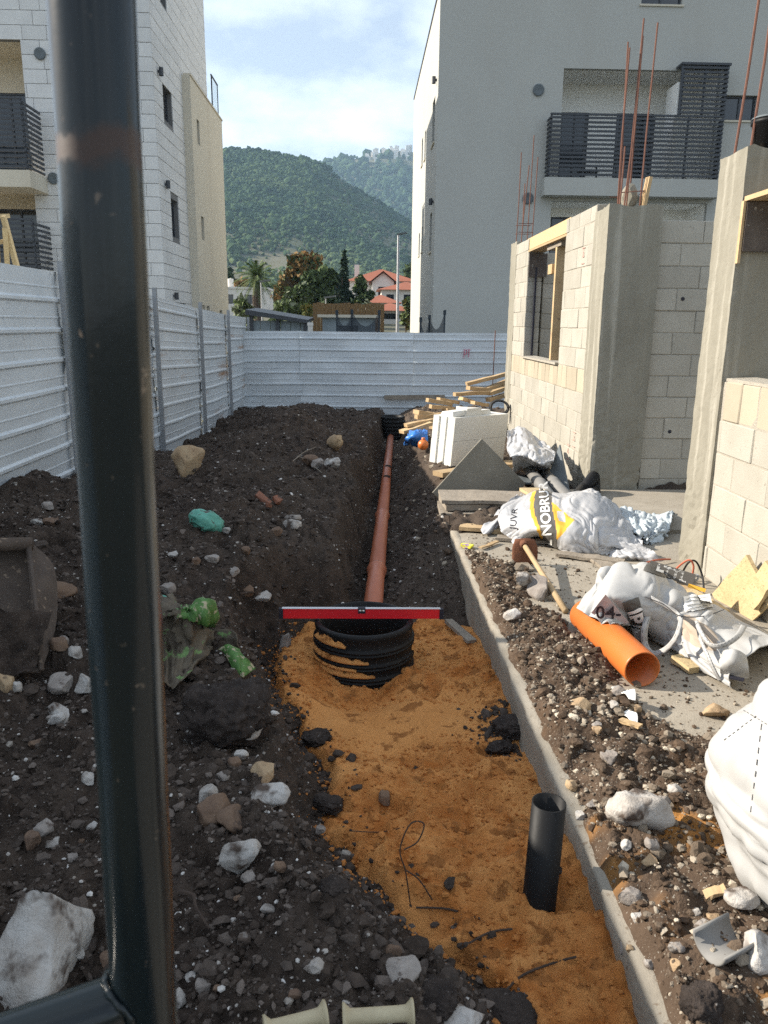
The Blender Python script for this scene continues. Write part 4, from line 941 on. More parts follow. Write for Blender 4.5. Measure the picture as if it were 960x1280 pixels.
# wires and roots sticking out of the sand
def wire(name, pts, r, m, label, cat, group=None, zoff=.0):
    P = []
    for px, py, h in pts:
        q = ground_hit(px, py) if h == 0 else None
        if q is None:
            g = ground_hit(px, py+h*0); q = g
        P.append(q)
    P = np.array(P); 
    for i, (px, py, h) in enumerate(pts): 
        if h: Y0 = P[0][1]; q = ony(px, py, Y0+ (0 if h > 0 else 0)); P[i] = q
        else: P[i][2] += .010+zoff
    G = netsurf(np.stack([P, P], 0), max(8, len(P)*5), 2)[0]
    mb = MB(); mb.tube(G, r, 6); o = mb.build(name, m, None, loc=G[0]); return props(o, label, cat, group)
wire('wire', [(513,1135,0),(507,1090,1),(500,1062,1),(513,1030,1),(530,1030,1),(522,1052,1),(505,1062,1)], .0021, mt['root'], 'thin dark wire loop sticking up from the orange sand', 'wire')
wire('wire', [(540,1128,0),(524,1100,1),(508,1088,1)], .0021, mt['root'], 'short bent wire right of the upright wire loop', 'wire')
wire('wire', [(440,1042,0),(475,1040,1),(505,1034,1)], .0017, mt['root'], 'long thin wire lying level left of the wire loop', 'wire')
wire('root', [(520,1138,0),(560,1140,0),(600,1152,0)], .003, mt['root'], 'dry root lying across the sand under the wire loop', 'root')
wire('root', [(622,1255,0),(650,1225,0),(690,1208,0),(720,1200,0)], .0032, mt['root'], 'curved dry root at the lower end of the orange sand', 'root')
wire('root', [(575,1190,0),(610,1170,0),(640,1165,0)], .003, mt['root'], 'thin root between the black earth and the lower sand', 'root')
for (a, b, lb) in (((215, 700), (262, 712), 'grey splinter of wood on the soil above the torn sack'), ((60, 790), (108, 772), 'thin dry root right of the digger bucket'), ((372, 572), (402, 592), 'pale stick on the soil left of the trench'), ((210, 618), (232, 640), 'dry root on the soil below the tan boulder'), ((300, 745), (335, 752), 'brown root above the left end of the red level'), ((225, 1120), (262, 1165), 'whitish root on the bank right of the black post'), ((350, 590), (395, 560), 'long pale root near the hollow log')):
    p, q = ground_hit(*a), ground_hit(*b); w_ = np.array([p+[0, 0, .012], (p*2+q)/3+[.01, .01, .03], (p+q*2)/3+[-.01, .01, .03], q+[0, 0, .01]]); G = netsurf(np.stack([w_]*2), 14, 2)[0]
    m = MB(); m.tube(G, [.007-.0003*i for i in range(14)], 6); o = m.build('root', mt['root'] if 'pale' not in lb and 'white' not in lb else mt['wood_grey'], None, loc=p); props(o, lb, 'root')
# half buried stake beside the ring
st = MB(); a = ground_hit(560, 785); b = ground_hit(590, 806); a[2] += .05; b[2] += .02; st.beam(a, b, .05, .02, (0, 0, 1), .004); o = st.build('stake', mt['wood_grey'], None, loc=b); props(o, 'grey wooden stake lying against the slab edge near the red level', 'stake')

# ------------------------------------------------------------------ left side rubbish
def pnet(rows, base=0.0, fn=ground_hit):
    """rows of (px, py, height above ground)"""
    out_ = []
    for r in rows:
        rr = []
        for px, py, z in r: rr.append(onz(px, py, z+base))
        out_.append(rr)
    return out_
p = ground_hit(259, 660); v, f = ICO4; n1 = 1-2*np.abs(vnoise(v[:, 0]*1.6+4, v[:, 1]*1.6, v[:, 2]*1.6))[:, None]; n2 = 1-2*np.abs(vnoise(v[:, 0]*4, v[:, 1]*4+7, v[:, 2]*4))[:, None]
v = v*(1+.22*n1+.08*n2)*np.array([.088, .07, .062]); v[:, 2] -= .25*v[:, 0]; o = link('plastic_scrap', npmesh('plastic_scrap', v, f, mt['teal'], True), None, p+[0, 0, .04]); props(o, 'crumpled teal green plastic scrap lying on the soil', 'plastic scrap')
zb = float(ground_hit(240, 800)[2])
G = crumple(netsurf(pnet([[(196,850,0),(212,862,0),(232,845,0),(255,822,0)], [(190,805,.08),(210,800,.1),(240,812,.06),(262,806,.02)], [(192,775,.18),(215,768,.22),(240,778,.18),(262,788,.05)], [(196,765,.22),(222,760,.26),(245,762,.24),(268,786,.08)], [(200,758,.15),(225,752,.2),(246,758,.2),(266,778,.1)]], zb), 40, 34), .03, 6, 3, 2); G = folds(G, .06, 4, 4, 3, 1.4, 4)
mi = []
nr, nc = G.shape[:2]
for i in range(nr-1):
    for j in range(nc-1): mi.append(1 if (i > nr*.55 and j > nc*.35+4*math.sin(i*.7)) else 0)
o = sheet('torn_sack', G, [mt['mucky'], mt['green']], mi=mi); props(o, 'muddy torn sack with bright green print in the soil heap', 'sack')
zb = float(ground_hit(300, 835)[2])
G = crumple(netsurf(pnet([[(272,812,.08),(284,806,.1),(300,810,.08)], [(280,815,.07),(292,815,.08),(308,822,.05)], [(288,828,.04),(300,828,.05),(316,830,.01)], [(294,843,0),(305,846,0),(321,833,0)]], zb), 20, 24), .014, 10)
o = sheet('plastic_scrap', G, [mt['green']]); props(o, 'bright green and white torn plastic hanging over the sand edge', 'plastic scrap')
G = crumple(netsurf(pnet([[(262,790,.1),(285,786,.12),(300,800,.1)], [(258,800,.06),(280,805,.06),(300,815,.04)]], zb), 18, 10), .03, 8)
o = sheet('cardboard_scrap', G, [mt['mucky']]); props(o, 'grey brown torn cardboard behind the green plastic', 'cardboard')
zb = float(ground_hit(215, 765)[2])
G = crumple(netsurf(pnet([[(198,768,0),(208,772,0),(222,768,0)], [(198,748,.05),(208,745,.07),(220,762,.03)]], zb), 14, 10), .02, 12)
o = sheet('plastic_scrap', G, [mt['teal']]); props(o, 'crumpled blue green wrapper behind the torn sack', 'plastic scrap')
# digger bucket
bz = float(ground_hit(30, 850)[2]); bkt = thing('digger_bucket', 'rusty steel digger bucket lying open at the left edge', 'digger bucket', (-1.6, 3.5, bz))
tr = onz(34, 680, bz+.40); br = onz(50, 838, bz+.04); wv = np.array([-1., -.10, 0]); wv /= np.linalg.norm(wv); wd = .62
back = np.array([.10, .99, 0.]); 
prof = [br, br+(tr-br)*.33+back*.16-np.array([0,0,.05]), br+(tr-br)*.66+back*.20, tr+back*.06-np.array([0,0,.03]), tr]
C_ = netsurf(np.array([[p_+wv*t for p_ in prof] for t in (0, wd/2, wd)]), 20, 8)
o = sheet('bucket_shell', C_, mt['rusty_steel'], bkt, thick=.012)
for t, nm in ((0, 'side_plate'), (wd, 'side_plate')):
    c0 = [p_+wv*t for p_ in C_[0][:, :]-wv*0]; cc = MB(); cen = (br+tr)/2+wv*t-back*.01
    nn_ = len(c0); th = wv*.007
    cc.add([p_-th for p_ in c0]+[cen-th]+[p_+th for p_ in c0]+[cen+th], [(i, i+1, nn_) for i in range(nn_-1)]+[(nn_+1+i+1, nn_+1+i, 2*nn_+1) for i in range(nn_-1)]+[(i+1, i, nn_+1+i, nn_+2+i) for i in range(nn_-1)]+[(0, nn_-1, 2*nn_, nn_+1)]); cc.build(nm, mt['rusty_steel'], bkt)
m = MB(); m.tube([tr-wv*.02, tr+wv*(wd+.02)], .032, 14); m.build('top_tube', mt['rusty_steel'], bkt, True)
m = MB(); m.tube([tr-wv*.006, tr+(br-tr)*.5-wv*.01, br-wv*.006], .011, 8); m.build('side_bar', mt['rusty_steel'], bkt, True)
G = np.array([[br+wv*(u*wd)+back*(v_*.2-.05)+np.array([0, 0, .02+.20*v_**1.3+.03*float(fbm(np.array(u*5.), np.array(v_*5.)))]) for u in np.linspace(.01, .99, 24)] for v_ in np.linspace(0, 1, 16)])
o = sheet('soil_fill', crumple(G, .03, 14, 2), mt['soil'], bkt, thick=0)
o['kind'] = 'stuff'
stone(20, 795, 0.1, 0.1, 'stone_grey', 'x') if False else None
# hollow log and orange rags on the far left soil
p = ground_hit(418, 560); m = MB(); m.lathe([(.0, -.03), (.035, -.02), (.04, -.10), (.062, -.095), (.082, -.03), (.075, .10), (.05, .13), (0, .13)], p+[0, 0, .05], (.35, -.8, .45), 11); m.v = [tuple(np.array(q)+np.array([random.uniform(-.012, .012) for _ in range(3)])) for q in m.v]
o = m.build('log', mt['stone_tan'], None, True, loc=p); props(o, 'hollow tan log stub lying on the soil left of the pipe', 'log')
for (px, py, qx, qy, lb) in ((322, 625, 338, 636, 'reddish broken tile piece on the left soil heap'), (342, 628, 350, 634, 'smaller orange tile piece beside the broken tile')):
    a, b = ground_hit(px, py), ground_hit(qx, qy); m = MB(); m.beam(a+[0, 0, .04], b+[0, 0, .03], .05, .03, (0, 0, 1), .012); o = m.build('tile_piece', mt['tile'], None, loc=a); props(o, lb, 'tile piece')
# cream tubes with flared ends at the bottom edge
for (p0, p1, lb) in (((428, 1272), (517, 1266), 'cream flanged tube piece at the bottom centre edge'), ((408, 1268), (330, 1288), 'cream flanged tube piece left of its twin at the bottom edge')):
    zc = max(ground_hit(p0[0], 1265)[2], 0)+.10; a, b = onz(*p0, zc), onz(*p1, zc); ax = b-a; L_ = float(np.linalg.norm(ax))
    R0 = .0155; m = MB(); m.lathe([(0, 0), (R0*1.75, 0), (R0*1.8, .004), (R0*1.5, .008), (R0*1.05, .016), (R0, .03), (R0, L_-.03), (R0*1.05, L_-.016), (R0*1.5, L_-.008), (R0*1.8, L_-.004), (R0*1.75, L_), (0, L_)], a, ax, 24)
    o = m.build('flanged_tube', mt['cream_pvc'], None, True, loc=(a[0], a[1], zc-.03)); props(o, lb, 'tube', 'cream flanged tubes at the bottom edge')

# ------------------------------------------------------------------ on the right bank and the slab
# foam block with grooves
fb = thing('foam_block', 'large white foam block with grooves standing by the block wall', 'foam block', (1.2, 8.6, .02))
c0 = np.array([.973, 8.30]); e1 = np.array([.83, .56]); e1 /= np.linalg.norm(e1); e2 = np.array([-e1[1], e1[0]]); 
def fp(u, v): return tuple(c0+e1*u+e2*v)
LW, LD = .80, .37
poly = [fp(0, 0), fp(LW, 0), fp(LW, LD), fp(0, LD), fp(0, .275), fp(.018, .27), fp(.018, .235), fp(0, .23), fp(0, .145), fp(.014, .14), fp(.014, .115), fp(0, .11)]
m = MB(); m.prism(poly, .03, .30); m.prism([(p[0]+.002, p[1]+.002) for p in poly], .302, .56); mm = m
M_ = Matrix.Translation((*c0, .03)) @ Matrix.Rotation(math.radians(-6), 4, Vector((-e1[1]*0+e2[0], e2[1], 0))) @ Matrix.Translation((-c0[0], -c0[1], -.03))
m.v = [tuple(Matrix.Rotation(0, 4, 'Z') @ Vector(v)) for v in m.v]
m.v = [(v[0]+(v[2]-.03)*.07, v[1]+(v[2]-.03)*.02, v[2]) for v in m.v]
m.build('foam_body', mt['foam'], fb)
m = MB()
for (u, v_, w_, d_, h_) in ((.10, .20, .16, .1, .03), (.30, .17, .2, .09, .045), (.52, .22, .15, .08, .02)):
    a = fp(u, v_); m.obox((a[0]+.07, a[1], .575+h_/2), np.append(e1*w_, 0)*.6, np.append(e2*d_, 0), (0, 0, h_), .015)
m.build('broken_pieces', mt['foam'], fb)
# sheet of dirty plywood leaning, corner up
pw = MB(); A = np.array([1.148, 7.32, .48]); B = np.array([.655, 6.95, .03]); C_ = np.array([1.62, 7.42, .02]); D_ = B+C_-A-np.array([0, .0, -.02])
n_ = np.cross(B-A, C_-A); n_ /= np.linalg.norm(n_); k = n_*.009
pw.add([A-k, B-k, D_-k, C_-k, A+k, B+k, D_+k, C_+k], [(0,1,2,3),(7,6,5,4),(0,4,5,1),(1,5,6,2),(2,6,7,3),(3,7,4,0)]); o = pw.build('plywood_sheet', mt['ply'], None, loc=(1.1, 7.1, 0)); props(o, 'dirty grey plywood sheet tilted corner up before the foam block', 'plywood')
def plank(p, q, w, h, label, m='wood', group=None, up=(0, 0, 1), cat='plank', name='plank', jit=.003):
    mb = MB(); p = np.array(p, float); q = np.array(q, float)
    N_ = 6; pts = [p+(q-p)*t for t in np.linspace(0, 1, N_)]
    d = (q-p)/np.linalg.norm(q-p); sd = np.cross(d, up); sd /= np.linalg.norm(sd); u = np.cross(sd, d); vs = []
    for i, c in enumerate(pts):
        b = math.sin(PI*i/(N_-1))*random.uniform(-.006, .006)
        for sx, sz in ((-1, -1), (1, -1), (1, 1), (-1, 1)): vs.append(c+sd*sx*(w/2+random.uniform(-jit, jit))+u*(sz*(h/2)+random.uniform(-jit, jit)*.5+b))
    fs = [(i*4+j, i*4+(j+1) % 4, i*4+4+(j+1) % 4, i*4+4+j) for i in range(N_-1) for j in range(4)]+[(3, 2, 1, 0), tuple((N_-1)*4+j for j in range(4))]
    mb.add(vs, fs); c = (p+q)/2; o = mb.build(name, mt[m], None, loc=c); return props(o, label, cat, group)
plank((.66, 6.32, .135), (1.42, 6.30, .13), .42, .028, 'weathered top board of the low stack at the slab end', 'wood_grey')
plank((.68, 6.30, .088), (1.36, 6.34, .088), .40, .05, 'thick board under the top board at the slab end', 'wood_grey')
plank((.65, 6.28, .030), (1.40, 6.25, .030), .46, .05, 'lowest board of the stack at the slab end', 'wood_grey')
plank((.80, 7.95, .01), (1.75, 8.65, .01), .16, .05, 'timber plank under the white foam block', 'wood')
plank((.76, 5.72, .03), (1.2, 5.60, .02), .12, .03, 'short splintered plank lying on the end of the slab', 'wood')
plank((1.0, 5.45, .02), (1.75, 5.25, .02), .10, .022, 'thin weathered plank below the crumpled lettered bag', 'wood_grey')
plank((1.35, 5.05, .02), (1.75, 4.85, .02), .09, .02, 'grey board end between the two white bags', 'wood_grey')
plank((1.55, 5.2, .015), (1.62, 4.75, .015), .11, .02, 'second grey board between the two white bags', 'wood_grey')
PL = [((583,480),(640,466),12.4,12.5,'topmost long plank of the heap against the wall corner'),((585,485),(608,487),12.2,12.3,'short pale plank end just under the topmost plank'),((604,488),(640,474),12.3,12.6,'slanting plank second from the top of the heap'),
 ((568,493),(611,491),12.0,12.2,'blunt ended level plank in the middle of the heap'),((609,492),(640,481),12.2,12.5,'slanting plank right of the level plank'),((534,500),(564,505),11.6,11.7,'plank end pointing left above the blue film'),
 ((548,499),(572,503),11.8,12,'short plank behind the left pointing plank'),((538,508),(566,511),11.5,11.6,'thin plank under the left pointing plank'),((520,515),(550,519),11.3,11.5,'upper of two stacked plank ends at the heap foot'),
 ((520,521),(558,518),11.25,11.4,'lower of two stacked plank ends at the heap foot'),((507,532),(540,525),11.0,11.2,'slanting plank just above the trench edge'),((502,540),(538,529),10.9,11.1,'lowest plank of the heap resting at the trench edge'),
 ((576,498),(590,502),11.9,12,'stub of plank under the level plank'),((590,503),(612,507),11.8,12,'plank end beside the black hose'),((556,512),(600,515),11.5,11.8,'plank hidden behind the foam block top'),((610,500),(640,492),12.1,12.4,'darkest plank low in the heap near the wall')]
for (a, b, y0, y1, lb) in PL:
    plank(ony(*a, y0), ony(*b, y1), random.uniform(.09, .16), random.uniform(.045, .06), lb, 'wood', 'timber planks heaped by the wall corner', jit=.006)
for k in range(3):      # what carries the heap
    plank((random.uniform(.9, 1.2), random.uniform(11.4, 12.6), -.05+.07*k), (random.uniform(1.9, 2.15), random.uniform(11.8, 12.8), -.04+.07*k), .13, .05, 'timber plank buried inside the heap by the wall corner', 'wood', 'timber planks heaped by the wall corner')
# black hose coil
m = MB(); c = ony(625, 510, 11.4); P = [c+np.array([.13*math.cos(t), .06*math.sin(t*.9)+.01*t, .10*math.sin(t)]) for t in np.linspace(0, 14, 70)]; m.tube(P, .018, 7)
o = m.build('hose_coil', mt['cable_black'], None, True, loc=(c[0], c[1], 0)); props(o, 'coil of black hose at the foot of the wall corner', 'hose')
# blue film
zb = 0.0
G = crumple(netsurf([[onz(505,553,.0), onz(518,556,.0), onz(532,556,0)], [onz(507,550,.08), onz(518,548,.12), onz(533,550,.08)], [onz(511,545,.12), onz(520,543,.16), onz(534,542,.1)], [onz(512,541,.05), onz(522,540,.05), onz(534,540,.02)]], 28, 22), .06, 9, 1, 4)
o = sheet('blue_film', G, mt['blue_film']); props(o, 'crumpled bright blue plastic film beside the trench', 'plastic film')
v, f = ICO2; c = onz(529, 556, .07); m = MB(); m.add((v*.07+c).tolist(), f.tolist()); m.lathe([(.02, 0), (.025, .03), (.0, .032)], c+np.array([0, 0, .06]), n=10); o = m.build('float_ball', mt['orange_pipe'], None, True, loc=(c[0], c[1], 0)); props(o, 'orange plastic float half hidden by the foam block', 'float')
# white crumpled sheet by the foam block
G = crumple(netsurf([[ony(634,540,8.2), ony(650,532,8.4), ony(672,548,8.2), ony(690,562,7.9)], [ony(634,562,7.7), ony(655,550,7.8), ony(674,560,7.7), ony(694,570,7.6)], [ony(640,572,7.4), ony(656,572,7.4), ony(676,580,7.3), ony(691,577,7.4)], [onz(640,592,.02), onz(660,590,.02), onz(680,592,.02), onz(692,590,.02)]], 70, 56), .02, 4.5, 2); G = crisp(folds(G, .03, 3, 4, 5), .028, 3, 3, 7, .3)
o = sheet('white_sheet', G, mt['film']); props(o, 'crumpled white plastic sheet propped between foam block and wall', 'plastic sheet')
m = MB(); m.beam(onz(632, 580, .06), onz(640, 585, .05), .3, .08); o = m.build('cardboard_box', mt['wood'], None, loc=onz(636, 585, 0)); props(o, 'tan cardboard scrap under the crumpled white sheet', 'cardboard')
# grey tubes, dark board, black elbow
for (a, b, za, zb_, lb) in (((660, 585), (693, 628), .10, .06, 'left grey plastic tube lying toward the lettered bag'), ((671, 582), (716, 628), .08, .05, 'right grey plastic tube lying toward the lettered bag')):
    p, q = onz(*a, za), onz(*b, zb_); ax = q-p; L_ = float(np.linalg.norm(ax)); m = MB(); m.lathe([(.045, 0), (.055, 0), (.055, L_*.5), (.062, L_*.5+.01), (.062, L_*.5+.08), (.055, L_*.5+.09), (.055, L_), (.045, L_)], p, ax, 20, closed=True)
    o = m.build('plastic_tube', mt['grey_pvc'], None, True, loc=q); props(o, lb, 'tube')
m = MB(); a = ony(700, 556, 7.75); q = [ony(684, 600, 7.5), a, ony(712, 616, 7.2), onz(690, 625, .02)]; n_ = np.array([.008, .004, 0])
m.add([p-n_ for p in q]+[p+n_ for p in q], [(0,1,2,3),(7,6,5,4),(0,4,5,1),(1,5,6,2),(2,6,7,3),(3,7,4,0)]); o = m.build('dark_panel', mt['blue_grey'], None, loc=(q[2][0], q[2][1], 0)); props(o, 'dark grey pointed panel offcut leaning on the block wall', 'panel')
plank(onz(640, 598, .03), onz(682, 600, .02), .4, .02, 'blue grey board lying behind the leaning plywood', 'blue_grey')
m = MB(); p = [onz(720, 622, .05), ony(728, 612, 6.95), ony(736, 604, 7.0), ony(742, 596, 7.1), ony(743, 606, 7.15), onz(743, 624, .02)]; G = netsurf(np.stack([np.array(p)]*2), 30, 2)[0]; m.tube(G, .055, 14, True); o = m.build('pipe_elbow', mt['black_plastic'], None, True, loc=(G[0][0], G[0][1], 0)); props(o, 'black pipe bend rising against the middle concrete column', 'pipe')
plank(onz(700, 618, .02), onz(738, 640, .02), .1, .03, 'dark wood scrap beside the black pipe bend', 'wood_grey')

# the lettered bags
def print_on(o, bvh, me, c, u, n, z=.006, parent=None, name='print'):
    """lay a flat mesh on a surface: centred at c, reading along u, seen along -n"""
    u = np.array(u, float); u /= np.linalg.norm(u); n = np.array(n, float); n /= np.linalg.norm(n); u -= n*(u@n); u /= np.linalg.norm(u); v_ = np.cross(n, u); c = np.array(c, float)
    bm = bmesh.new(); bm.from_mesh(me); bmesh.ops.triangulate(bm, faces=bm.faces[:])
    for _ in range(5):
        ee = [e for e in bm.edges if e.calc_length() > .009]
        if not ee: break
        bmesh.ops.subdivide_edges(bm, edges=ee, cuts=1); bmesh.ops.triangulate(bm, faces=bm.faces[:])
    off = Vector(wloc(parent))
    for vv in bm.verts:
        p = Vector(c+u*vv.co.x+v_*vv.co.y); h = bvh.ray_cast(p+Vector(n)*.6, -Vector(n))
        vv.co = ((h[0]+h[1]*z*(1 if h[1].dot(Vector(n)) > 0 else -1)) if h[0] else p)-off
    m2 = bpy.data.meshes.new(name); bm.to_mesh(m2); bm.free()
    for mm_ in me.materials: m2.materials.append(mm_)
    return link(name, m2, parent)
def bvh_of(G):
    nr, nc = G.shape[:2]; return BVHTree.FromPolygons([tuple(p) for p in G.reshape(-1, 3)], [tuple(int(x) for x in q) for q in gridfaces(nr, nc)])
def rect(w, h, m):
    b = MB(); b.add([(-w/2, -h/2, 0), (w/2, -h/2, 0), (w/2, h/2, 0), (-w/2, h/2, 0)], [(0, 1, 2, 3)]); return b.mesh('print', m)
def view_n(p): d = CAM-np.array(p); return d/np.linalg.norm(d)
b1 = thing('plastic_bag', 'crumpled white bag with a dark lettered band lying on planks', 'bag', tuple(onz(700, 690, 0)))
R_ = lambda L_: [onz(px, py, z) for px, py, z in L_]
G = netsurf([R_([(638,632,.02),(676,622,.02),(706,626,.02),(742,632,0),(776,648,0),(800,670,0)]),
             R_([(628,640,.13),(668,614,.20),(702,618,.22),(742,616,.24),(772,640,.13),(802,675,.05)]),
             R_([(623,652,.11),(662,638,.21),(700,636,.24),(736,646,.20),(770,664,.11),(806,683,.04)]),
             R_([(634,670,.04),(668,662,.14),(702,664,.16),(738,672,.12),(772,681,.07),(814,692,.02)]),
             R_([(646,684,.01),(671,672,.03),(702,688,.015),(740,694,.01),(776,693,.0),(824,701,.0)])], 170, 100)
G = folds(G, .05, 6.5, 2.2, 4, 1.6, mask=lambda u, v: .15+.85*smooth((np.abs(u-.27)-.12)/.12)); G = crisp(G, .013, 8, 4, 5, .3); nr, nc = G.shape[:2]; mi = []
for i in range(nr-1):
    for j in range(nc-1):
        u, v_ = j/nc, i/nr; uu = u-(v_-.5)*.06
        mi.append(1 if .225 < uu < .345 and v_ > .2 else 2 if (.20 < uu <= .225 and v_ > .25) or (.345 <= uu < .345+.13*max(0, 1-abs(v_-.62)/.22) and not (.37 < uu < .42 and abs(v_-.58) < .06)) else 0)
o = sheet('bag_skin', G, [mt['film'], mt['band'], mt['print_orange']], b1, mi=mi)
bv = bvh_of(G); a, b = G[int(nr*.86), int(nc*.305)], G[int(nr*.25), int(nc*.275)]; c = (a+b)/2
print_on(b1, bv, text_mesh('L NOBRUR', .098, mt['print_white'], 'lettering', .002), c, b-a, view_n(c), parent=b1, name='lettering')
a, b = G[int(nr*.78), int(nc*.05)], G[int(nr*.30), int(nc*.10)]; c = (a+b)/2
print_on(b1, bv, text_mesh('JUVR', .07, mt['print_black'], 'lettering'), c, b-a, view_n(c), parent=b1, name='lettering')
# its loose tails
for rows in ([R_([(600,662,.03),(606,668,.02),(618,662,.0)]), R_([(622,640,.12),(634,640,.12),(640,652,.08)]), R_([(640,622,.16),(652,618,.14),(664,630,.12)])],
             [R_([(742,618,.26),(752,620,.25),(764,632,.18)]), R_([(752,636,.16),(766,642,.14),(782,652,.09)]), R_([(774,664,.06),(790,668,.05),(804,676,.02)])],
             [R_([(755,690,.01),(775,686,.05),(800,682,.05)]), R_([(762,696,.01),(785,694,.04),(815,694,.02)]), R_([(770,698,0),(795,700,0),(830,704,0)])]):
    sheet('bag_flap', crisp(crumple(netsurf(rows, 48, 36), .022, 9, 5, 2), .014, 4, 3, 3), mt['film'], b1)
# yellowish box part behind the bag
m = MB(); m.obox(onz(668, 626, .07), (.10, .02, 0), (-.02, .10, 0), (0, 0, .09), .01); o = m.build('cardboard_box', mt['wood_yellow'], None, loc=onz(668, 628, 0)); props(o, 'yellow brown box half covered by the crumpled lettered bag', 'box')
# silver film near the doorway
G = crumple(netsurf([R_([(768,634,.0),(800,640,.02),(842,642,0)]), R_([(772,645,.10),(802,648,.12),(840,648,.09)]), R_([(784,662,.08),(808,664,.09),(838,660,.08)]), R_([(795,676,.0),(815,682,.0),(836,674,.0)])], 90, 64), .03, 5, 8, 2); G = crisp(folds(G, .03, 5, 4, 3), .03, 5, 3, 6)
o = sheet('silver_film', G, mt['film_blue']); props(o, 'crumpled silver blue plastic film in the doorway', 'plastic film')
# orange pipe
op = thing('orange_pipe', 'wide orange plastic pipe lying open ended on the slab', 'pipe', (1.2, 3.3, 0))
a, b = onz(803, 837, .083), onz(731, 768, .085); ax = b-a; L_ = float(np.linalg.norm(ax))*1.0
m = MB(); m.lathe([(.077, 0), (.082, 0), (.0825, .01), (.082, L_), (.077, L_)], a, ax, 44, closed=True); m.build('pipe_wall', mt['orange_pipe'], op, True)
# white sack over the orange pipe
b2 = thing('woven_bag', 'open white woven bag with loops lying over the orange pipe', 'bag', tuple(onz(830, 790, 0)))
G = netsurf([R_([(722,762,.10),(750,735,.02),(790,725,.0),(850,748,.0),(905,775,.0),(975,815,.0)]),
             R_([(727,764,.14),(748,728,.26),(795,703,.26),(850,732,.20),(900,760,.14),(975,800,.10)]),
             R_([(732,768,.17),(766,706,.36),(812,718,.34),(856,748,.25),(892,772,.20),(960,806,.14)]),
             R_([(738,771,.175),(762,742,.30),(805,752,.26),(845,766,.20),(870,786,.16),(925,822,.12)]),
             R_([(752,775,.18),(776,762,.21),(800,778,.14),(838,792,.10),(868,812,.08),(915,842,.07)]),
             R_([(768,780,.17),(785,782,.12),(803,792,.03),(840,812,.02),(872,836,.02),(918,859,.015)])], 120, 80)
G = folds(G, .04, 3.4, 2.2, 11, 1.6, mask=lambda u, v: .35+.65*smooth((np.hypot(u-.25, (v-.7)*.6)-.1)/.2)); nr, nc = G.shape[:2]; mi = []
for i in range(nr-1):
    for j in range(nc-1):
        u, v_ = j/nc, i/nr
        op_ = ((u-.77)/.12)**2+((v_-.62)/.13)**2 < 1
        mi.append(1 if op_ else 0)
o = sheet('bag_skin', G, [mt['bag'], mt['beige_in'], mt['pinkish'], mt['print_orange'], mt['band']], b2, mi=mi)
bv = bvh_of(G)
def lay(txt, size, m, pa_, pb_, bold=0):
    a, b = G[int(nr*pa_[1]), int(nc*pa_[0])], G[int(nr*pb_[1]), int(nc*pb_[0])]; c = (a+b)/2
    print_on(b2, bv, text_mesh(txt, size, m, 'lettering', bold), c, b-a, view_n(c), parent=b2, name='lettering')
Q = [np.array(bv.ray_cast(Vector(CAM), Vector(ray(px, py)).normalized())[0] or onz(px, py, .2)) for px, py in ((757, 743), (739, 766), (787, 779))]
Q = [q+view_n(q)*.055 for q in Q]; m = MB(); m.add(Q+[(Q[1]*.55+Q[2]*.45)+np.array([0, -.01, -.035])], [(0, 1, 3), (0, 3, 2)]); m.build('print_pocket', mt['pinkish'], b2)
tb = BVHTree.FromPolygons([tuple(q) for q in m.v], [tuple(f) for f in m.f]); c = (Q[0]+Q[1]+Q[2])/3+(Q[1]-Q[0])*.08; e_ = ony(790, 755, c[1])-ony(740, 755, c[1])
print_on(b2, tb, text_mesh('04-', .085, mt['print_black'], 'lettering', .0015), c, e_+(Q[2]-Q[1])*.15, view_n(c), z=.016, parent=b2, name='lettering')
def bag_at(px, py):
    h = bv.ray_cast(Vector(CAM), Vector(ray(px, py)).normalized()); return np.array(h[0]) if h[0] else onz(px, py, .2)
def lay_px(me, p, q, z, name='lettering'):
    c = bag_at((p[0]+q[0])/2, (p[1]+q[1])/2); u_ = ony(*q, c[1])-ony(*p, c[1]); print_on(b2, bv, me, c, u_, view_n(c), z=z, parent=b2, name=name)
for (p, q, w_, h_, tx, sz) in (((806, 706), (872, 727), .25, .07, 'LTTL', .078), ((790, 758), (802, 792), .20, .075, 'IPA', .085)):
    lay_px(rect(w_, h_, mt['band']), p, q, .008, 'print_band'); lay_px(text_mesh(tx, sz, mt['print_white'], 'lettering', .0025), p, q, .018)
lay_px(rect(.09, .02, mt['print_orange']), (858, 731), (884, 739), .008, 'print_band')
lay_px(rect(.13, .075, mt['paper']), (852, 757), (892, 751), .010, 'paper_label')
lab = MB()
for k in range(4): lab.add([(-.055, .024-.016*k, 0), (.055-.02*(k % 2), .024-.016*k, 0), (.055-.02*(k % 2), .021-.016*k, 0), (-.055, .021-.016*k, 0)], [(0, 1, 2, 3)])
lay_px(lab.mesh('print', mt['post']), (852, 757), (892, 751), .013, 'label_lines')
def strap(parent, pts, w=.032, name='strap', n=40, m='bag'):
    P = netsurf(np.stack([np.array(pts)]*2), n, 2)[0]; T_ = np.gradient(P, axis=0); V = np.array([view_n(p) for p in P]); S = np.cross(T_, V); S /= np.linalg.norm(S, axis=1)[:, None]
    S = S*.75+np.array([.25, .25, 0]); GG = np.stack([P-S*w/2, P-S*w/6, P+S*w/6, P+S*w/2], 0); GG[1:3] += V[None]*.003
    o = sheet(name, GG, mt[m], parent, thick=.002)
    mb = MB(); 
    for k in (.27, -.27):
        for i in range(0, n-2, 2):
            a, b = P[i]+S[i]*w*k+V[i]*.0045, P[i+1]+S[i+1]*w*k+V[i+1]*.0045; mb.tube([a, b], .0011, 4)
    mb.build('stitching', mt['stitch'], o)['kind'] = 'stuff'; return o
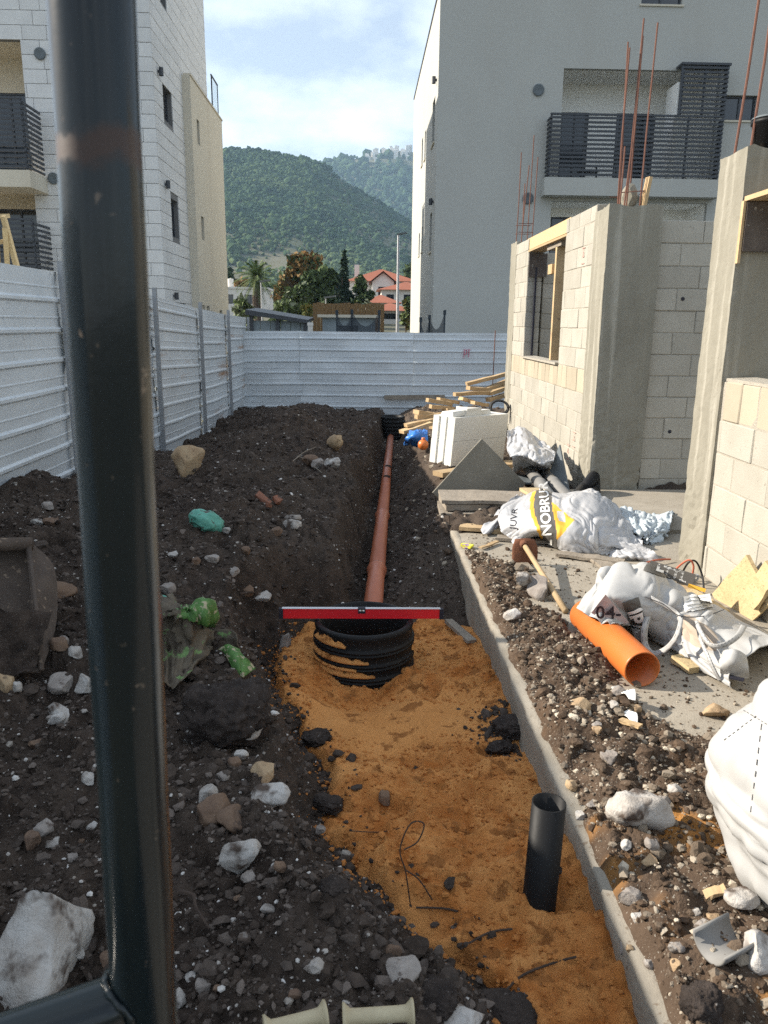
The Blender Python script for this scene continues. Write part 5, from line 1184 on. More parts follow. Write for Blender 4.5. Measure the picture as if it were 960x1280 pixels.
strap(b2, R_([(800,752,.22),(808,745,.27),(822,752,.26),(848,768,.22),(850,782,.20),(843,800,.14),(830,813,.06),(815,817,.03),(806,805,.06),(806,785,.14),(812,765,.2)]))
strap(b2, R_([(870,776,.19),(876,790,.18),(888,806,.15),(905,806,.16),(922,795,.18),(930,782,.18)]))
strap(b2, R_([(871,778,.18),(876,800,.15),(885,820,.12),(893,838,.07),(900,850,.03)]), .026)
sm = MB(); P = netsurf(np.stack([np.array(R_([(806,746,.30),(830,756,.27),(850,770,.225),(880,770,.21),(905,762,.18)]))]*2), 40, 2)[0]; sm.tube(P, .0022, 5); sm.build('seam_stitching', mt['stitch'], b2)
G2 = crumple(netsurf([R_([(898,820,.10),(915,812,.17),(935,822,.13)]), R_([(900,832,.10),(916,828,.13),(936,836,.10)]), R_([(900,845,.04),(918,848,.05),(938,850,.04)])], 22, 18), .02, 8, 2); sheet('bag_flap', G2, mt['bag'], b2)
m = MB(); a = onz(912, 846, .06); m.beam(a, onz(930, 850, .06), .03, .006); m.build('bag_hole', mt['print_black'], b2)
# broken wood under it
plank(onz(845, 822, .03), onz(868, 838, .02), .06, .03, 'broken light wood piece under the open woven bag', 'wood_yellow')
plank(onz(792, 755, .0)*np.array([1,1,0])+[.12,.35,.02], onz(870, 740, .02), .08, .025, 'wood strip between the woven bag and the near column', 'wood')
# bulk bag
bb = thing('bulk_bag', 'big full white bulk bag with straps at the right edge', 'bulk bag', (1.42, 1.70, 0))
prof = [(.40,.0),(.46,.04),(.52,.15),(.565,.26),(.57,.31),(.55,.37),(.515,.45),(.465,.55),(.42,.65),(.37,.75),(.325,.84),(.28,.92),(.2,.97),(.02,.99)]
pr = netsurf(np.stack([np.array([(r, 0, z) for r, z in prof])]*2), 110, 2)[0]; A = np.linspace(0, 2*PI, 221); V = []
for (r, _, z) in pr:
    se = (np.abs(np.cos(A))**3.0+np.abs(np.sin(A))**3.0)**(-1/3.0); ra = r*(.62*se+.38)
    V.append(np.stack([1.56+ra*np.cos(A+.5), 1.74+ra*np.sin(A+.5), np.full_like(A, z)], -1))
G = np.array(V); n_ = gridnormal(G); x, y, z = G[..., 0], G[..., 1], G[..., 2]
r = 1-2*np.abs(vnoise(x*3+z*1.5, y*3, z*9+x*2)); r2 = 1-2*np.abs(vnoise(x*9, y*9, z*16)); G = G-n_*(r*.018+r2*.006)[..., None]; tt = np.linspace(0, 1, G.shape[0])[:, None]; aa = A[None]; fl_ = (1-np.abs(vnoise(np.cos(aa)*2.2+tt*1.2, np.sin(aa)*2.2, tt*13))*2)**3*.012+(1-np.abs(vnoise(np.cos(aa)*5, np.sin(aa)*5, tt*5+4))*2)**3*.008; G = G-n_*fl_[..., None]; G[:, -1] = G[:, 0]
sheet('bag_body', G, mt['bag'], bb, thick=0)
strap(bb, [(1.17, 1.94, .66), (1.17, 1.95, .76), (1.17, 1.95, .86), (1.20, 1.93, .95), (1.27, 1.9, 1.02), (1.36, 1.86, 1.03), (1.44, 1.84, .98)], .04)
strap(bb, [(1.25, 1.56, .74), (1.28, 1.54, .84), (1.33, 1.53, .95), (1.42, 1.56, 1.03), (1.5, 1.62, .98)], .04)
sm = MB()
bvb = bvh_of(G)
for (p, q) in (((905, 925), (945, 895)), ((938, 1015), (952, 905)), ((925, 885), (958, 905))):
    a0 = None
    for i in range(16):
        t = i/15; px, py = p[0]+(q[0]-p[0])*t, p[1]+(q[1]-p[1])*t; h = bvb.ray_cast(Vector(CAM), Vector(ray(px, py)).normalized())
        if h[0] is not None and i % 2 == 0: a0 = np.array(h[0])
        elif h[0] is not None and a0 is not None: sm.tube([a0+.003*view_n(a0), np.array(h[0])+.003*view_n(a0)], .0012, 4); a0 = None
if sm.v: sm.build('seam_stitching', mt['stitch'], bb)['kind'] = 'stuff'
# hoe
he = thing('hoe', 'hoe with rusty broad blade and pale wooden handle propped on the slab', 'hoe', tuple(onz(655, 706, 0)))
a, b = ony(655, 681, 4.86), onz(707, 764, .018); m = MB(); ax = b-a; m.tube([a-ax*.04, a+ax*.3, a+ax*.6, b], [.017, .016, .0165, .018], 12); m.build('handle', mt['wood'], he, True)
bc = onz(656, 706, .0); bc[2] = .0; u_ = np.array([1., -.04, 0]); bl = []
for i, v_ in enumerate(np.linspace(0, 1, 9)):
    w = .085*(1-.35*max(0, v_-.6)**1.3*2.2); bl.append([bc+u_*w*s_+np.array([0, .03*v_*v_+.012*s_*s_, .0+.175*v_*(1-.06*s_*s_*(v_ > .8))]) for s_ in np.linspace(-1, 1, 11)])
sheet('blade', np.array(bl), mt['rust'], he, thick=.005)
m = MB(); m.lathe([(.02, -.03), (.027, -.03), (.027, .03), (.02, .03)], a, ax, 14, closed=True); m.build('socket', mt['rust'], he, True)
plank((1.07, 5.02, .012), (1.09, 4.7, .012), .05, .012, 'flat wood strip on the slab beside the hoe blade', 'wood_grey')
# broken OSB and cables by the near wall
for (p, q, w_, lb, mm_) in (((905, 770), (950, 722), .30, 'broken yellow chipboard sheet leaning on the near block wall', 'wood_yellow'), ((938, 752), (966, 712), .12, 'splintered yellow board in front of the broken chipboard', 'wood_yellow')):
    a, b = onx(*p, 2.10), onx(*q, 2.13); plank(a, b, w_, .02, lb, mm_, up=(1, 0, .25), jit=.007)
plank(onz(862, 738, .03), onz(905, 765, .03), .07, .02, 'narrow yellow wood strip at the foot of the near wall', 'wood_yellow')
plank(onz(830, 712, .04), onz(850, 724, .05), .06, .02, 'small tan wood offcut beside the cables', 'wood')
for pts, mm_, lb in (([(838,718,.02),(852,705,.14),(862,700,.18),(867,708,.14),(864,725,.05),(862,738,.02)], 'cable_red', 'looped red cable at the foot of the near column'), ([(850,722,.02),(860,704,.15),(870,702,.16),(878,720,.08),(880,740,.02)], 'cable_black', 'looped black cable at the foot of the near column'), ([(806,704,.02),(820,700,.03),(838,699,.02)], 'cable_red', 'short red cable lying between bag and column')):
    P = netsurf(np.stack([np.array(R_(pts))]*2), 30, 2)[0]; m = MB(); m.tube(P, .006, 7); o = m.build('cable', mt[mm_], None, True, loc=(P[0][0], P[0][1], 0)); props(o, lb, 'cable')
m = MB(); P = [onz(846, 722, .03)+np.array([.03*math.cos(t*2.1)+.012*t, .03*math.sin(t*1.7), .012*math.sin(t*3)]) for t in np.linspace(0, 12, 60)]; m.tube(P, .007, 6); o = m.build('tie_wire', mt['post'], None, loc=P[0]); props(o, 'tangle of grey tie wire at the foot of the near column', 'wire')
# half pipe, scraps
p = ground_hit(905, 1192); hp = MB(); ax = np.array([.9, .35, .1]); ax /= np.linalg.norm(ax); s_ = np.cross(ax, [0, 0, 1.]); s_ /= np.linalg.norm(s_); rows = []
for t in (-.055, 0, .055): rows.append([p+ax*t+s_*.05*math.cos(q)+np.array([0, 0, 1.])*(.05-.05*math.sin(q)*1.0)+np.array([0, 0, .005]) for q in np.linspace(.05, PI-.05, 18)])
o = sheet('half_pipe', np.array(rows), mt['grey_pvc'], None, thick=.006); props(o, 'broken half of a dark grey pipe on the spilled soil', 'half pipe')
p = onz(583, 682, .015); m = MB(); m.obox(p, (.035, -.02, 0), (.012, .02, 0), (0, 0, .010), .006); m.obox(p+[.03, -.018, .002], (.012, -.007, 0), (.012, .02, 0), (0, 0, .006), .003); o = m.build('wrapper', mt['purple'], None, loc=p); props(o, 'purple and yellow snack wrapper near the slab corner', 'wrapper')
for (px, py, lb, r_) in ((786, 876, 'torn white paper scrap below the orange pipe', 12), (788, 905, 'white chipped plaster strip below the paper scrap', 14)):
    p = ground_hit(px, py); G = crumple(netsurf([[p+[-.03, .05, .0], p+[.01, .06, .01]], [p+[-.02, 0, .025], p+[.025, .01, .03]], [p+[-.012, -.04, .02], p+[.012, -.045, .012]]], 10, 14), .01, 14); G[..., 2] += .014
    o = sheet('paper_scrap', G, mt['paper']); props(o, lb, 'paper scrap')
for (a, b, lb) in (((600, 688), (622, 680), 'white splinter of wood beside the snack wrapper'), ((640, 695), (668, 700), 'splintered lath in front of the hoe blade'), ((880, 1128), (906, 1118), 'pale wood splinter by the bulk bag foot'), ((775, 905), (800, 914), 'dark wood chip on the spilled soil')):
    plank(ground_hit(*a)+[0, 0, .02], ground_hit(*b)+[0, 0, .02], .03, .01, lb, 'wood')

# ------------------------------------------------------------------ right apartment building
rb = thing('apartment_building', 'grey rendered apartment building with slatted balcony behind the unfinished house', 'building', (2.13, 24, 0))
Z0 = -.6
def win(parent, O, U, Nn, u0, u1, v0, v1, inset=.12, mull=1, frame=.05, shutter=False, sill=False, nm='window'):
    """window set back in an opening: frame > pane"""
    O = np.array(O, float); U = np.array(U, float); Nn = np.array(Nn, float); Zv = np.array([0, 0, 1.])
    def bx(mb, a, b, c, d, n0, n1): mb.obox(O+U*(a+b)/2+Zv*(c+d)/2-Nn*(n0+n1)/2, U*(b-a)/2, Nn*(n1-n0)/2, Zv*(d-c)/2)
    m = MB(); f = frame; bx(m, u0, u1, v0, v0+f, inset, inset+.06); bx(m, u0, u1, v1-f, v1, inset, inset+.06); bx(m, u0, u0+f, v0+f, v1-f, inset, inset+.06); bx(m, u1-f, u1, v0+f, v1-f, inset, inset+.06)
    for k in range(1, mull+1): u = u0+(u1-u0)*k/(mull+1); bx(m, u-f/2, u+f/2, v0+f, v1-f, inset+.002, inset+.058)
    fr = m.build(nm, mt['slat'], parent)
    m = MB()
    if shutter:
        n = int((v1-v0)/.075)
        for k in range(n): z = v0+f+(v1-v0-2*f)*(k+.5)/n; m.obox(O+U*(u0+u1)/2+Zv*z-Nn*(inset+.03), U*((u1-u0)/2-f), Nn*.012+Zv*.018, Zv*.004-Nn*.003)
        s_ = m.build('shutter', mt['slat'], fr); s_['kind'] = 'stuff'; m = MB()
    bx(m, u0+f, u1-f, v0+f, v1-f, inset+.035, inset+.045); m.build('pane', mt['glass'], fr)
    if sill:
        m = MB(); bx(m, u0-.05, u1+.05, v0-.05, v0-.002, -.04, inset); m.build('sill', mt['render_cream'], fr)
    return fr
FX, FY = 2.13, 24.0
front = [(10.42, 11.35, 7.36, 8.02), (7.75, 8.9, 10.28, 11.5)]
m = MB(); wallgrid(m, (0, FY, 0), (1, 0, 0), (0, -1, 0), FX, 16, Z0, 10.62, front[:1]+[(5.69, 10.2, 5.3, 8.63), (5.55, 10.2, 2.3, 5.10), (7.75, 8.9, 10.28, 10.6199)], .16)
m.build('front_wall', mt['render_l'], rb)
m = MB(); wallgrid(m, (0, FY-.004, 0), (1, 0, 0), (0, -1, 0), 3.4, 16, 10.62, 14.5, [(7.75, 8.9, 10.62, 11.5)], .16); m.box((3.4, FY-.003, 10.63), (3.41, 34, 14.5)); m.build('upper_wall', mt['render_l'], rb)
side = [(.9, 1.75, 6.85, 8.1), (1.05, 1.85, 3.75, 4.9), (4.3, 4.75, 7.05, 7.95), (5.6, 6.1, 7.1, 8.0), (4.7, 5.15, 4.05, 4.9), (6.2, 6.7, 4.05, 4.85)]
m = MB(); wallgrid(m, (FX, FY, 0), (0, 1, 0), (-1, 0, 0), 0, 11.2, Z0, 10.62, side, .16); m.build('side_wall', mt['render_l'], rb)
m = MB(); m.add([(FX, FY+11.2, Z0), (16, FY+11.2, Z0), (16, FY+11.2, 10.62), (FX, FY+11.2, 10.62)], [(0, 1, 2, 3)]); m.box((FX-.03, FY-.03, 10.622), (3.4, FY+11.2, 10.68)); m.add([(3.4, FY, 10.63), (16, FY, 10.63), (16, FY+11.2, 10.63), (3.4, FY+11.2, 10.63)], [(0, 1, 2, 3)]); m.build('roof_coping', mt['slat'], rb)
for s_ in side: win(rb, (FX, FY, 0), (0, 1, 0), (-1, 0, 0), *s_, shutter=True, mull=0, sill=True)
win(rb, (0, FY, 0), (1, 0, 0), (0, -1, 0), *front[0], sill=True); win(rb, (0, FY, 0), (1, 0, 0), (0, -1, 0), *front[1], sill=True)
for (z0, z1, x0) in ((5.3, 8.63, 5.69), (2.3, 5.10, 5.55)):
    m = MB(); yb = FY+1.45
    wallgrid(m, (0, yb, 0), (1, 0, 0), (0, -1, 0), x0, 10.2, z0, z1, [(x0+.35, x0+1.2, z0+.1, z0+2.55), (x0+2.05, x0+3.2, z0+.1, z0+2.55)], .1)
    m.box((x0-.02, FY+.16, z0), (x0, yb, z1)); m.box((10.2, FY+.16, z0), (10.22, yb, z1)); m.box((x0, FY+.16, z1), (10.2, yb, z1+.02)); m.box((x0, FY+.16, z0-.02), (10.2, yb, z0)); m.build('balcony_recess', mt['white_wall'], rb)
    win(rb, (0, yb, 0), (1, 0, 0), (0, -1, 0), x0+.35, x0+1.2, z0+.1, z0+2.55, .03, nm='door'); win(rb, (0, yb, 0), (1, 0, 0), (0, -1, 0), x0+2.05, x0+3.2, z0+.1, z0+2.55, .03, nm='door')
m = MB(); m.box((5.22, 23.56, 5.20), (10.34, FY-.003, 5.68)); m.build('balcony_slab', mt['render_l'], rb)
m = MB(); m.box((8.88, 23.70, 5.70), (8.96, FY+.5, 8.25)); m.build('side_screen', mt['white_wall'], rb)
def slat_rail(parent, x0, x1, yf, yb, z0, z1, n, left=True, right=True):
    """balcony rail of horizontal slats round three sides: every slat a part"""
    for k in range(n):
        z = z0+(z1-z0)*(k+.5)/n; h = (z1-z0)/n*.25; y_ = random.uniform(-.003, .003)
        m = MB(); m.box((x0-.03, yf-.035+y_, z-h), (x1+.03, yf+.0+y_, z+h)); m.build('slat', mt['slat'], parent)
        if left: m = MB(); m.box((x0-.045, yf+.003, z-h*.98), (x0-.01, yb, z+h*.98)); m.build('slat', mt['slat'], parent)
        if right: m = MB(); m.box((x1+.01, yf+.003, z-h*.98), (x1+.045, yb, z+h*.98)); m.build('slat', mt['slat'], parent)
    nb = max(2, int(round((x1-x0)/1.0)))
    for k in range(nb+1):
        x = x0+(x1-x0)*k/nb; m = MB(); m.box((x-.025, yf+.004, z0-.02), (x+.025, yf+.05, z1)); m.build('rail_post', mt['slat'], parent)
rl = MB(); rl.box((5.30, 23.60, 7.33), (10.28, 23.66, 7.38)); rail = rl.build('balcony_rail', mt['slat'], rb)
slat_rail(rail, 5.34, 10.24, 23.63, FY-.01, 5.71, 7.32, 14)
rl = MB(); rl.box((8.90, 23.56, 8.66), (10.30, 23.99, 8.72)); rl.box((8.92, 23.60, 7.39), (8.97, 23.65, 8.66)); scr = rl.build('slat_screen', mt['slat'], rb)
slat_rail(scr, 9.0, 10.24, 23.63, FY-.01, 7.39, 8.66, 11, left=False)
for (x, z) in ((4.99, 8.05), (4.85, 5.16)):
    m = MB(); m.lathe([(0, 0), (.155, 0), (.16, .02), (.16, .05), (.135, .06), (.0, .04)], (x, FY+.002, z), (0, -1, 0), 20); m.build('air_vent', mt['blue_grey'], rb)
for (y, z) in ((24.5, 8.4), (24.62, 5.12)):
    m = MB(); m.lathe([(.05, -.09), (.06, -.09), (.06, .09), (.05, .09)], (FX-.09, y, z), (0, 0, 1), 10, closed=True); m.box((FX-.04, y-.03, z-.03), (FX+.002, y+.03, z+.03)); m.build('wall_lamp', mt['slat'], rb)
m = MB(); m.tube([(6.4, 24.3, 5.3), (6.45, 24.25, 6.1), (6.9, 24.3, 6.1), (6.95, 24.35, 5.3)], .03, 6); m.box((6.4, 24.2, 5.95), (6.95, 24.7, 6.0)); m.build('balcony_chair', mt['slat'], rb)

# ------------------------------------------------------------------ left apartment building, stone clad
lb = thing('apartment_building', 'pale stone clad apartment building with cream side wing behind the left fence', 'building', (-5.4, 22, 0))
LX, LY, LT = -5.42, 22.02, 12.1
fh = [(-14.0, -8.70, 2.3, 4.97), (-14.0, -8.70, 5.3, 8.45)]
sh = [(.93, 1.98, 6.9, 7.78), (1.2, 2.12, 3.9, 4.93), (1.2, 1.9, 9.85, 10.75), (3.42, 3.9, 7.2, 7.95), (3.42, 3.9, 4.2, 5.05), (1.2, 2.45, 1.0, 2.07)]
m = MB(); wallgrid(m, (0, LY, 0), (1, 0, 0), (0, -1, 0), -14, LX, Z0, LT, fh, .2); m.build('front_wall', mt['joint'], lb)
m = MB(); wallgrid(m, (LX, LY, 0), (0, 1, 0), (1, 0, 0), 0, 7.4, Z0, LT, sh, .2); m.add([(LX, LY+7.4, Z0), (-14, LY+7.4, Z0), (-14, LY+7.4, LT), (LX, LY+7.4, LT)], [(0, 1, 2, 3)]); m.build('side_wall', mt['joint'], lb)
m = MB(); m.box((-14, LY-.05, LT), (LX+.05, LY+7.45, LT+.06)); m.build('roof_coping', mt['stoneclad'], lb)
CH = .335; stones = []
def cut(a, b, z0, z1, holes):
    segs = [(a, b)]
    for h in holes:
        if z0+.04 < h[3] and z1-.04 > h[2]:
            ns = []
            for p, q in segs:
                if q <= h[0] or p >= h[1]: ns.append((p, q)); continue
                if p < h[0]-.05: ns.append((p, h[0]))
                if q > h[1]+.05: ns.append((h[1], q))
            segs = ns
    return segs
r = 0; z = 1.07
while z < LT-.05:
    z1 = min(z+CH, LT)
    x = LX+.02; first = .34 if r % 2 else .60
    while x > -10.5:
        L_ = first if first else random.choice([.5, .62, .74, .9]); first = 0; x0 = x-L_
        for p, q in cut(x0, x, z, z1, fh): stones.append(('f', (p+q)/2, (z+z1)/2, q-p, z1-z))
        x = x0
    y = 0; first = .60 if r % 2 else .34
    while y < 7.38:
        L_ = first if first else random.choice([.5, .62, .74, .9]); first = 0; y1 = min(y+L_, 7.4)
        for p, q in cut(y, y1, z, z1, sh): 
            if not (z1 < 8.6 and p > 3.9) and q-p > .05: stones.append(('s', (p+q)/2, (z+z1)/2, q-p, z1-z))
        y = y1
    z = z1; r += 1
def skey(s):
    if s[0] == 'f': vis = 0 if s[1] > -8.75 and 2.0 < s[2] < 9.3 else 3 if s[2] < 2 else 2
    else: vis = 0 if 2.0 < s[2] < 10 and s[1] < 2 else .5+s[1]/10 if 2 < s[2] < 11.5 else 3
    return vis
stones.sort(key=skey); lo_ = MB(); wl_ = wloc(lb)
for i, (k, c, zc, L_, H_) in enumerate(stones):
    L2, H2 = round(L_-.014, 2), round(H_-.012, 3)
    if L2 < .03: continue
    j = random.uniform(-.003, .003)
    pos = Vector((c, LY-.008+j, zc)) if k == 'f' else Vector((LX+.008+j, LY+c, zc)); dims = (L2, .03, H2) if k == 'f' else (.03, L2, H2)
    if i < 300: link('cladding_stone', cbox(*dims, .004, mt['stoneclad'], .001), lb, pos-wl_)
    else: lo_.box((pos.x-dims[0]/2, pos.y-dims[1]/2, pos.z-dims[2]/2), (pos.x+dims[0]/2, pos.y+dims[1]/2, pos.z+dims[2]/2))
lo_.build('stone_cladding', mt['stoneclad'], lb)['kind'] = 'stuff'
for s_ in sh: win(lb, (LX, LY, 0), (0, 1, 0), (1, 0, 0), *s_, shutter=s_[1]-s_[0] > .6, mull=0)
for (z0, z1) in ((2.3, 4.97), (5.3, 8.45)):
    m = MB(); yb = LY+1.5; wallgrid(m, (0, yb, 0), (1, 0, 0), (0, -1, 0), -14, -8.7, z0, z1, [(-10.6, -8.86, z0+.05, z0+2.3)], .1)
    m.box((-8.70, LY+.2, z0), (-8.68, yb, z1)); m.box((-14, LY+.2, z1), (-8.7, yb, z1+.02)); m.box((-14, LY+.2, z0-.02), (-8.7, yb, z0)); m.build('balcony_recess', mt['render_cream'], lb)
    win(lb, (0, yb, 0), (1, 0, 0), (0, -1, 0), -10.6, -8.86, z0+.05, z0+2.3, .03, nm='door')
for (zs, z0, z1) in ((4.78, 5.20, 6.80), (1.9, 2.3, 4.0)):
    m = MB(); m.box((-14, 20.88, zs), (-8.32, LY-.025, zs+.40)); m.build('balcony_slab', mt['render_cream'], lb)
    rl = MB(); rl.box((-13, 20.90, z1), (-8.37, 20.96, z1+.05)); rail = rl.build('balcony_rail', mt['slat'], lb); slat_rail(rail, -13, -8.40, 20.93, LY-.03, z0, z1-.01, 13, left=False)
for (x, z) in ((-8.22, 8.12), (-8.15, 5.17)):
    m = MB(); m.lathe([(0, 0), (.14, 0), (.145, .02), (.145, .05), (.12, .06), (.0, .04)], (x, LY-.02, z), (0, -1, 0), 20); m.build('air_vent', mt['blue_grey'], lb)
for (y, z) in ((.5, 7.92), (.6, 5.17), (.92, 2.25)):
    m = MB(); m.lathe([(.05, -.1), (.06, -.1), (.06, .1), (.05, .1)], (LX+.11, LY+y, z), (0, 0, 1), 10, closed=True); m.box((LX, LY+y-.03, z-.03), (LX+.06, LY+y+.03, z+.03)); m.build('wall_lamp', mt['slat'], lb)
# cream wing
wx, wy0, wy1, wt = -5.15, 25.37, 30.75, 8.65
wh = [(.75, 1.15, 6.93, 7.65), (.78, 1.22, 4.1, 4.82), (.4, .8, 1.75, 2.06), (1.1, 1.6, 1.75, 2.06), (3.4, 3.95, 1.6, 1.95)]
wg = MB(); wallgrid(wg, (wx, wy0, 0), (0, 1, 0), (1, 0, 0), 0, wy1-wy0, Z0, wt, wh, .2); wg.add([(wx, wy0, Z0), (-5.5, wy0, Z0), (-5.5, wy0, wt), (wx, wy0, wt)], [(0, 1, 2, 3)])
wg.add([(wx, wy1, Z0), (-13, wy1, Z0), (-13, wy1, wt), (wx, wy1, wt)], [(0, 1, 2, 3)]); wg.add([(wx, wy0, wt-.1), (wx, wy1, wt-.1), (-13, wy1, wt-.1), (-13, wy0, wt-.1)], [(0, 1, 2, 3)]); wg.box((wx-.2, wy0, wt), (wx+.03, wy1+.03, wt+.05))
wing = wg.build('side_wing', mt['render_cream'], lb)
for s_ in wh: win(lb, (wx, wy0, 0), (0, 1, 0), (1, 0, 0), *s_, mull=0, inset=.16)
m = MB(); m.box((wx-.12, 29.5, wt+.05), (wx-.08, 29.54, wt+1.15)); m.box((wx-.12, 30.6, wt+.05), (wx-.08, 30.64, wt+1.15)); m.box((wx-.12, 29.45, wt+1.15), (wx-.08, 30.68, wt+1.19)); gr = m.build('terrace_rail', mt['slat'], lb)
mt['clear'] = mat('clear_glass', (.55, .65, .68), rough=.05); mt['clear'].node_tree.nodes['Principled BSDF'].inputs['Transmission Weight'].default_value = .85
m = MB(); m.box((wx-.106, 29.54, wt+.12), (wx-.094, 30.6, wt+1.1)); m.build('glass_panel', mt['clear'], gr)
# timber trestle seen over the left fence
tr_ = thing('timber_trestle', 'light timber trestle showing above the fence at the left edge', 'trestle', (-5.2, 10.5, 0))
Yt = 10.5
for (p, q, w_) in (((-8, 270), (10, 270), .07), ((-6, 268), (-2, 345), .06), ((4, 270), (24, 345), .06), ((6, 285), (10, 345), .06), ((-10, 305), (12, 300), .05)):
    m = MB(); m.beam(ony(*p, Yt), ony(*q, Yt+.2), w_, .05); m.build('timber', mt['wood_yellow'], tr_)
m = MB(); a = ony(-2, 345, Yt); m.beam(a, a*[1, 1, 0], .06, .05, (0, 1, 0)); a = ony(22, 345, Yt+.2); m.beam(a, a*[1, 1, 0], .06, .05, (0, 1, 0)); m.build('timber_legs', mt['wood_yellow'], tr_)

# ------------------------------------------------------------------ beyond the far fence
def leaves(n, blobs, size, seed, flat=0.0):
    """leaf clump quads spread through a crown made of ellipsoid blobs (c, r)"""
    rs = np.random.default_rng(seed); w = np.array([b[1][0]*b[1][1]*b[1][2] for b in blobs])**.8; w = w/w.sum(); k = rs.choice(len(blobs), n, p=w)
    C_ = np.array([b[0] for b in blobs])[k]; Rr = np.array([b[1] for b in blobs])[k]
    d = rs.normal(size=(n, 3)); d /= np.linalg.norm(d, axis=1)[:, None]; P = C_+Rr*d*(rs.random(n)**.45)[:, None]
    P += .12*Rr*np.stack([fbm(P[:, 0]*1.5+i*9, P[:, 1]*1.5, P[:, 2]*1.5, o=2) for i in range(3)], 1)*2
    u = rs.normal(size=(n, 3)); u /= np.linalg.norm(u, axis=1)[:, None]; t = rs.normal(size=(n, 3)); v_ = np.cross(u, t); v_ /= np.linalg.norm(v_, axis=1)[:, None]
    s = (size*np.exp(rs.normal(0, .35, n)))[:, None]
    return np.stack([P-u*s, P+v_*s*.5, P+u*s, P-v_*s*.5], 1).reshape(-1, 3)
def tree(name, label, px, top, Y, wpx, mats_, h0=None, kind='round', n=1500, leaf=.22, seed=1, cat='tree', group=None):
    t = ony(px, top, Y); gz = float(np.interp(Y, [18.6, 20, 30, 90, 280], [-.9, -.1, .3, 2.4, 5])); H = t[2]-gz; d = depth(t); Wd = wpx/F0*d/2; rs = random.Random(seed)
    root = thing(name, label, cat, (t[0], Y, gz), group)
    m = MB(); th = H*(.55 if kind != 'shrub' else .3); pts = [np.array([t[0]+math.sin(i*1.3)*.03*H*.3, Y, gz-.3+(th+.3)*i/5]) for i in range(6)]
    r0 = max(.03, .022*H); m.tube(pts, [r0*(1.15-.13*i) for i in range(6)], 8)
    for k in range(5 if kind != 'cone' else 2):
        a = rs.uniform(0, 2*PI); b0 = pts[3+k % 3]; m.tube([b0, b0+np.array([math.cos(a)*Wd*.3, math.sin(a)*Wd*.3, H*.12]), b0+np.array([math.cos(a)*Wd*.6, math.sin(a)*Wd*.6, H*.26])], [r0*.5, r0*.35, r0*.15], 6)
    m.build('trunk', mt['bark'], root)
    bl = []
    if kind == 'cone':
        for k in range(9): f = k/8; bl.append(((t[0]+rs.uniform(-.1, .1)*Wd, Y, gz+H*(.12+.86*f)), (Wd*(1-f*.88), Wd*(1-f*.88), H*.09)))
    else:
        lo = .22 if kind == 'round' else .05
        for k in range(13):
            a = rs.uniform(0, 2*PI); q = rs.uniform(.15, .72)*Wd; zz = gz+H*(lo+(.98-lo)*rs.uniform(.12, .84)); rr = Wd*rs.uniform(.28, .5)*(1-.3*abs((zz-gz)/H-.55)*2)
            bl.append(((t[0]+math.cos(a)*q, Y+math.sin(a)*q, min(zz, gz+H*.98-rr*.8)), (rr, rr, rr*.85)))
        bl.append(((t[0], Y, gz+H*.78), (Wd*.42, Wd*.42, H*.2)))
    V = leaves(n, bl, leaf, seed); mi = np.random.default_rng(seed).integers(0, len(mats_), n)
    me = npmesh('crown', V, np.arange(4*n).reshape(-1, 4), [mt[x] for x in mats_], False, mi=mi, off=(t[0], Y, gz)); link('crown', me, root)
tree('tree', 'broad rust and green autumn tree beyond the far fence', 372, 312, 62, 76, ['leaf_rust', 'leaf_rust', 'leaf_rust', 'leaf_dark', 'leaf_mid'], n=7000, leaf=.17, seed=3)
tree('tree', 'dense dark green tree right of the autumn tree', 404, 332, 56, 60, ['leaf_dark', 'leaf_dark', 'leaf_mid'], n=6000, leaf=.15, seed=4)
tree('conifer', 'dark pointed conifer standing in the middle of the trees', 429, 317, 54, 34, ['leaf_con'], kind='cone', n=5000, leaf=.13, seed=5)
tree('tree', 'small dark round tree in front of the red roofed house', 452, 341, 60, 34, ['leaf_dark', 'leaf_mid'], n=3000, leaf=.13, seed=6)
tree('shrub', 'light green bushy tree under the autumn tree', 376, 352, 46, 54, ['leaf_mid', 'leaf_mid', 'leaf_olive'], kind='shrub', n=3500, leaf=.11, seed=7)
tree('shrub', 'yellow leaved shrub left of the wooden fence', 384, 376, 40, 26, ['leaf_yel', 'leaf_mid'], kind='shrub', n=700, leaf=.12, seed=8)
tree('shrub', 'olive green shrub behind the dark sloping roof', 352, 372, 42, 56, ['leaf_olive', 'leaf_mid', 'leaf_mid'], kind='shrub', n=3000, leaf=.1, seed=9)
tree('shrub', 'bright green shrub beside the cream wing', 302, 368, 38, 40, ['leaf_mid', 'leaf_olive'], kind='shrub', n=1100, leaf=.12, seed=10)
tree('olive_tree', 'grey green olive tree below the red roofed houses', 460, 372, 50, 42, ['leaf_olive'], kind='shrub', n=900, leaf=.13, seed=11)
tree('tree', 'rust coloured round tree behind the white house', 298, 348, 100, 24, ['leaf_rust'], n=700, leaf=.3, seed=12)
tree('tree', 'dark tree behind the cream wing corner', 287, 334, 120, 22, ['leaf_dark', 'leaf_con'], n=700, leaf=.36, seed=13)
tree('tree', 'green tree between the red roofs and the right building', 512, 328, 110, 34, ['leaf_mid', 'leaf_dark'], n=900, leaf=.36, seed=14)
tree('shrub', 'yellow green shrub at the foot of the street lamp', 508, 370, 48, 26, ['leaf_yel', 'leaf_mid'], kind='shrub', n=700, leaf=.13, seed=15)
tree('tree', 'dark wood edge tree above the palm', 330, 352, 120, 40, ['leaf_dark', 'leaf_mid'], n=900, leaf=.4, seed=16)
